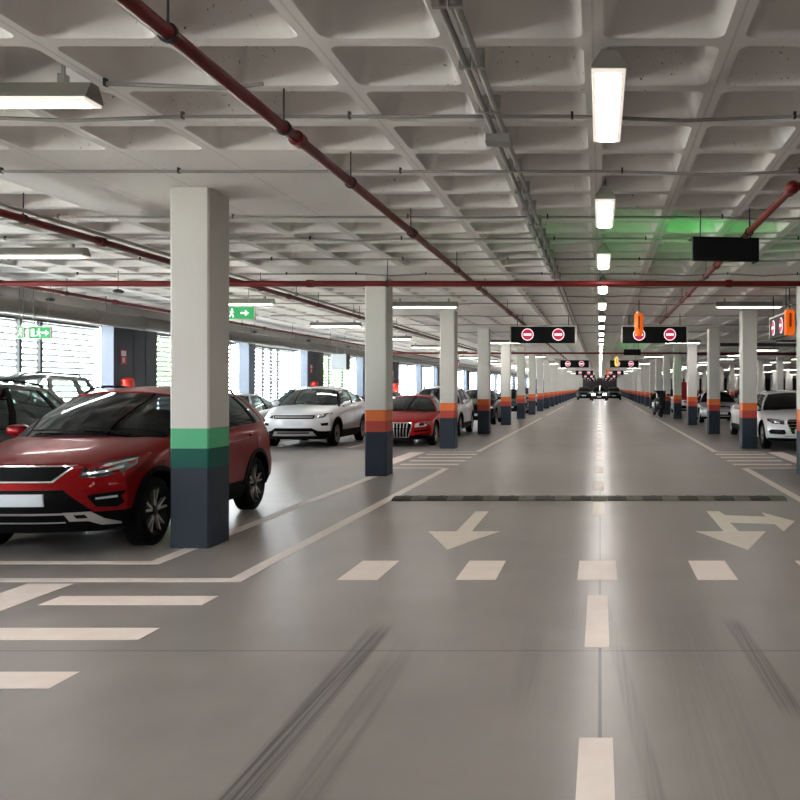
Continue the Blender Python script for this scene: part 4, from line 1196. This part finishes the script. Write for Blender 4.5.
ac_front = [
    ('grille', [[(-.36, .66), (.36, .66), (.40, .58), (.30, .25), (-.30, .25), (-.40, .58)]], 'chrome', .012, False, [('grille_opening', [(-.335, .64), (.335, .64), (.37, .58), (.275, .27), (-.275, .27), (-.37, .58)], 'black_plastic', .018)] +
        [('grille_bar', [(x - .014, .64), (x + .014, .64), (x * .85 + .014, .27), (x * .85 - .014, .27)], 'chrome', .024) for x in (-.27, -.18, -.09, 0, .09, .18, .27)]),
    ('headlight', [[(.45, .53), (.47, .62), (.60, .67), (.78, .675), (.80, .61), (.70, .54)]], 'lamp_bright', .012, True, [('reflector', [(.56, .565), (.70, .575), (.70, .635), (.56, .625)], 'lamp_glass', .018)]),
    ('fog_light', [[(.44, .44), (.80, .47), (.80, .43), (.44, .40)], [(.44, .33), (.80, .36), (.80, .32), (.46, .29)]], 'black_plastic', .010, True, []),
    ]
def low_car(paint, **kw):
    P = suv(paint, L=4.25, W=1.82, H=1.38, wr=.325, axles=(.88, 3.40), cladding=None, rails=None, black_rows=3, sill=.36, tail_side=None,
            belt=[(0, .58), (.35, .70), (.9, .82), (1.35, .88), (2.4, .92), (3.4, .96), (4.05, .95), (4.25, .88)],
            top=[(0, .68), (.18, .76), (.5, .84), (1.0, .915), (1.35, .95), (2.4, .94), (3.4, .975), (4.05, .97), (4.25, .90)],
            nose=[(.2, .10), (.34, .02), (.48, .0), (.62, .02), (.72, .07), (.8, .14), (1, .2)], tail=[(.2, .1), (.4, .0), (.7, .0), (.9, .08), (1.1, .15)],
            bottom=[(0, .22), (.35, .18), (2, .17), (3.8, .2), (4.25, .3)],
            A=(1.28, 0), B=(2.05, 1.335), C=(3.2, 1.29), D=(3.95, 0), roof_w=.53, crown=.045, windows=[(.05, .5), (.54, .88)], doors=(1.5, 2.7), crease=False)
    P.update(kw); return P
build_car(low_car('car_bright_red', cabin=False, front=ac_front), 'coupe', 'bright red car with upright chrome grille between the second and third left columns', 'car', (-5.38, 23.85))
far_front = [
    ('grille', [[(-.42, .78), (.42, .78), (.36, .64), (-.36, .64)]], 'black_plastic', .012, False, []),
    ('headlight', [[(.48, .68), (.50, .78), (.80, .82), (.82, .72), (.68, .68)]], 'lamp_bright', .010, True, []),
    ('lower_grille', [[(-.5, .52), (.5, .52), (.6, .34), (-.6, .34)]], 'black_plastic', .008, False, []), plate(.26, .40, .50, 0, .02)]
dark_front = [(n_, p_, m_, o_, mi_, k_) for (n_, p_, m_, o_, mi_, k_) in far_front]
build_car(suv('car_white', H=1.62, front=plain_front, lod=1, rim='ten'), 'suv', 'white SUV mostly hidden behind the third left column', 'car', (-5.42, 28.4))
build_car(suv('car_dark', H=1.50, front=far_front, lod=1, cladding=None, rails=None, black_rows=3), 'hatchback', 'dark car with white plate behind the fourth left column', 'car', (-5.3, 37.3))
build_car(low_car('car_silver', H=1.42, B=(2.05, 1.375), C=(3.2, 1.33), front=far_front, lod=1, glass='glass_mid'), 'saloon_car', 'silver car partly hidden left of the white SUV by the windows', 'car', (-10.75, 24.2))
build_car(low_car('car_maroon', H=1.46, B=(2.05, 1.415), C=(3.2, 1.37), front=far_front, lod=1), 'saloon_car', 'maroon car behind the white SUV by the windows', 'car', (-7.95, 30.5))
build_car(suv('car_silver', H=1.6, front=plain_front, lod=1), 'suv', 'silver SUV farther back beside the left windows', 'car', (-10.6, 30.4))
build_car(low_car('car_navy', H=1.5, B=(2.05, 1.455), C=(3.3, 1.42), front=far_front, lod=1), 'hatchback', 'navy car behind the fifth left column', 'car', (-5.2, 51.5))
wa_front = [
    ('grille', [[(-.40, .80), (.40, .80), (.45, .72), (.34, .42), (-.34, .42), (-.45, .72)]], 'chrome', .010, False, [('grille_opening', [(-.38, .785), (.38, .785), (.43, .72), (.32, .435), (-.32, .435), (-.43, .72)], 'black_plastic', .018)] +
        [('grille_bar', [(-.40, z), (.40, z), (.40, z + .012), (-.40, z + .012)], 'chrome', .024) for z in (.50, .58, .66, .74)]),
    ('headlight', [[(.50, .655), (.50, .76), (.62, .79), (.84, .80), (.86, .745), (.78, .68), (.62, .67)]], 'lamp_glass', .012, True, [('light_strip', [(.52, .735), (.82, .77), (.82, .79), (.62, .782), (.52, .75)], 'lamp_bright', .018), ('reflector', [(.60, .685), (.72, .695), (.72, .74), (.60, .73)], 'lamp_bright', .018)]),
    ('fog_light', [[(.46, .45), (.50, .53), (.80, .535), (.85, .49), (.82, .42), (.50, .41)]], 'black_plastic', .010, True, [('fog_lens', [(.60, .46), (.72, .46), (.72, .50), (.60, .50)], 'lamp_glass', .016)]),
    ('skid_trim', [[(-.5, .375), (.5, .375), (.5, .355), (-.5, .355)]], 'silver_plastic', .018, False, []), plate(.26, .44, .55, 0, .035)]
build_car(suv('car_white', L=4.42, W=1.90, H=1.50, front=wa_front, cladding=None, black_rows=3, rim='ten', rails='chrome', sill=.36, cabin=True,
              belt=[(0, .70), (.35, .82), (.9, .92), (1.35, .965), (2.4, .99), (3.4, 1.03), (4.25, 1.03), (4.42, .96)], top=[(0, .80), (.18, .875), (.5, .94), (1.0, 1.0), (1.35, 1.03), (2.4, 1.01), (3.5, 1.04), (4.3, 1.04), (4.42, .98)],
              nose=[(.2, .10), (.34, .02), (.48, .0), (.62, .02), (.72, .05), (.82, .11), (1, .2)], axles=(.9, 3.6), C=(3.75, 1.41), D=(4.26, 0), tail_side=None, roof_w=.60), 'estate_car', 'white car with black chrome-barred grille beside the front right column', 'car', (5.12, 22.45))
build_car(suv('car_white', L=3.85, H=1.42, axles=(.75, 3.2), doors=None, tail_side=None, B=(1.88, 1.37), C=(3.2, 1.33), D=(3.7, 0), front=far_front, lod=1, cladding=None, rails=None,
              belt=[(0, .64), (.35, .76), (.9, .86), (1.35, .91), (2.4, .94), (3.4, .98), (3.7, .98), (3.85, .92)], top=[(0, .74), (.18, .82), (.5, .89), (1.0, .955), (1.35, .98), (2.4, .96), (3.4, .995), (3.7, .99), (3.85, .93)]), 'hatchback', 'white car behind the white car on the right, only its near wheel seen', 'car', (5.28, 26.95))
build_car(low_car('car_silver', H=1.44, B=(2.05, 1.395), C=(3.3, 1.35), front=far_front, lod=1, W=1.86), 'saloon_car', 'silver car with dark windscreen between the second and third right columns', 'car', (5.34, 39.4))
build_car(low_car('car_white', H=1.44, B=(2.05, 1.395), C=(3.3, 1.35), front=far_front, lod=1), 'saloon_car', 'small white car far off behind the right columns', 'car', (5.3, 52.5))
build_car(low_car('car_maroon', H=1.46, B=(2.05, 1.415), C=(3.3, 1.37), front=far_front, lod=1), 'saloon_car', 'small red car far off behind the right columns', 'car', (5.2, 66.5))
lit_front = [
    ('grille', [[(-.42, .86), (.42, .86), (.36, .70), (-.36, .70)]], 'black_plastic', .012, False, []),
    ('headlight', [[(.46, .62), (.48, .84), (.82, .86), (.84, .66)]], 'headlight_on', .012, True, []), plate(.26, .42, .52)]
build_car(suv('car_dark', H=1.70, front=lit_front, lod=1), 'suv', 'dark car with lit headlights driving far down the aisle', 'car', (-.1, 103))
for i, (x, y, pn) in enumerate([(-1.95, 110, 'car_dark'), (1.7, 109, 'car_dark'), (-5.2, 66, 'car_silver'), (-5.2, 81, 'car_dark'), (5.2, 81, 'car_dark')]):
    lab = ('dark car parked left of the lit car far down the aisle', 'dark car parked right of the lit car far down the aisle', 'silver car far back in the left column row', 'dark car far back in the left column row', 'dark car far back in the right column row')[i]
    build_car(suv(pn, H=1.6, front=plain_front, lod=1), 'suv', lab, 'car', (x, y))

# ------------------------------------------------------------------ parked scooters by the right columns
def scooter(x, y, rz, label):
    t = thing('motor_scooter', label, 'motorcycle', (x, y, 0), rz, 'parked scooters at the right columns')
    for nm, yy in (('front_wheel', -.62), ('rear_wheel', .62)):
        w = MB().lathe([(-.05, .17), (-.06, .22), (-.03, .265), (.03, .265), (.06, .22), (.05, .17)], 'x', 24, (0, yy, .265)).build(nm, M['tyre'], t, 45)
        MB().lathe([(-.03, .0), (-.03, .18), (.03, .18), (.03, 0)], 'x', 18, (0, yy, .265), closed=False).build('rim', M['alloy_dark'], w, 40)
    MB().blob((0, .35, .58), (.17, .55, .20), 2.6).build('rear_body', M['car_navy'], t, 50)
    MB().blob((0, -.42, .70), (.24, .12, .36), 2.8).build('leg_shield', M['car_dark'], t, 50)
    MB().blob((0, .0, .27), (.16, .50, .06), 3).build('footboard', M['black_plastic'], t, 50)
    MB().blob((0, .30, .80), (.16, .42, .06), 3).build('seat', M['seat'], t, 50)
    MB().tube([(0, -.60, .3), (0, -.42, .95), (0, -.38, 1.02)], .03, 8).build('fork', M['dark_steel'], t, 60)
    MB().tube([(-.34, -.22, 1.04), (-.12, -.36, 1.02), (.12, -.36, 1.02), (.34, -.22, 1.04)], .018, 8).build('handlebar', M['black_plastic'], t, 60)
    MB().blob((0, -.50, .98), (.15, .08, .10), 2.5).build('headlamp_cowl', M['car_dark'], t, 50)
    vv, ff = shell_patch(lambda u, v: Vector((u * .24, -.56 + .05 * u * u + .12 * v, 1.03 + .38 * v)), -1, 1, 0, 1, 8, 4, 0, .006)
    MB().add(vv, ff).build('windscreen', M['glass_dark'], t, 50)
    for s in (-1, 1):
        mr = MB().blob((s * .38, -.30, 1.20), (.07, .02, .045), 2.5).build('mirror', M['black_plastic'], t, 50)
        MB().tube([(s * .26, -.26, 1.03), (s * .36, -.30, 1.18)], .007, 6).build('mirror_stem', M['black_plastic'], mr)
    MB().tube([(.05, .1, .25), (.2, .16, .01)], .012, 6).build('stand', M['dark_steel'], t)
    MB().blob((0, .72, 1.0), (.20, .18, .16), 3.5).build('top_case', M['black_plastic'], t, 50)
scooter(3.18, 50.4, .15, 'dark scooter with windscreen standing left of the fifth right column')
scooter(3.25, 47.6, -.1, 'dark scooter standing behind the fourth right column')

# ------------------------------------------------------------------ light and camera
w = bpy.data.worlds.new('World'); SC.world = w; w.use_nodes = True
nt = w.node_tree; nt.nodes.clear()
out = nt.nodes.new('ShaderNodeOutputWorld'); bg = nt.nodes.new('ShaderNodeBackground')
tc = nt.nodes.new('ShaderNodeTexCoord'); sp = nt.nodes.new('ShaderNodeSeparateXYZ'); rp = nt.nodes.new('ShaderNodeValToRGB')
nt.links.new(tc.outputs['Generated'], sp.inputs[0]); nt.links.new(sp.outputs['Z'], rp.inputs[0]); nt.links.new(rp.outputs['Color'], bg.inputs['Color']); nt.links.new(bg.outputs[0], out.inputs[0])
rp.color_ramp.elements[0].color = (.95, .98, 1, 1); rp.color_ramp.elements[1].color = (.62, .78, 1, 1)
bg.inputs['Strength'].default_value = 8.0
sl = bpy.data.lights.new('sun', 'SUN'); sl.energy = 30.0; sl.angle = math.radians(2); sl.color = (1, .96, .9)
so = bpy.data.objects.new('sun', sl); COL.objects.link(so); so.rotation_euler = (math.radians(20), math.radians(32), 0)

cam = bpy.data.cameras.new('camera'); co = bpy.data.objects.new('camera', cam); COL.objects.link(co)
co.location = (0, 0, CAM_H); co.rotation_euler = (math.radians(90), 0, 0)
cam.sensor_width = 36; cam.lens = 40.5; cam.shift_x = -.25; cam.shift_y = -13 / 800
cam.clip_start = .05; cam.clip_end = 400
SC.camera = co
vs = SC.view_settings
vs.view_transform = 'Standard'; vs.look = 'None'; vs.gamma = 1; vs.use_curve_mapping = False
vs.exposure = 1.95
cy_ = SC.cycles
cy_.use_denoising = True
cy_.max_bounces = 8; cy_.diffuse_bounces = 5; cy_.glossy_bounces = 4; cy_.transparent_max_bounces = 12
cy_.sample_clamp_indirect = 6
cy_.caustics_reflective = False; cy_.caustics_refractive = False
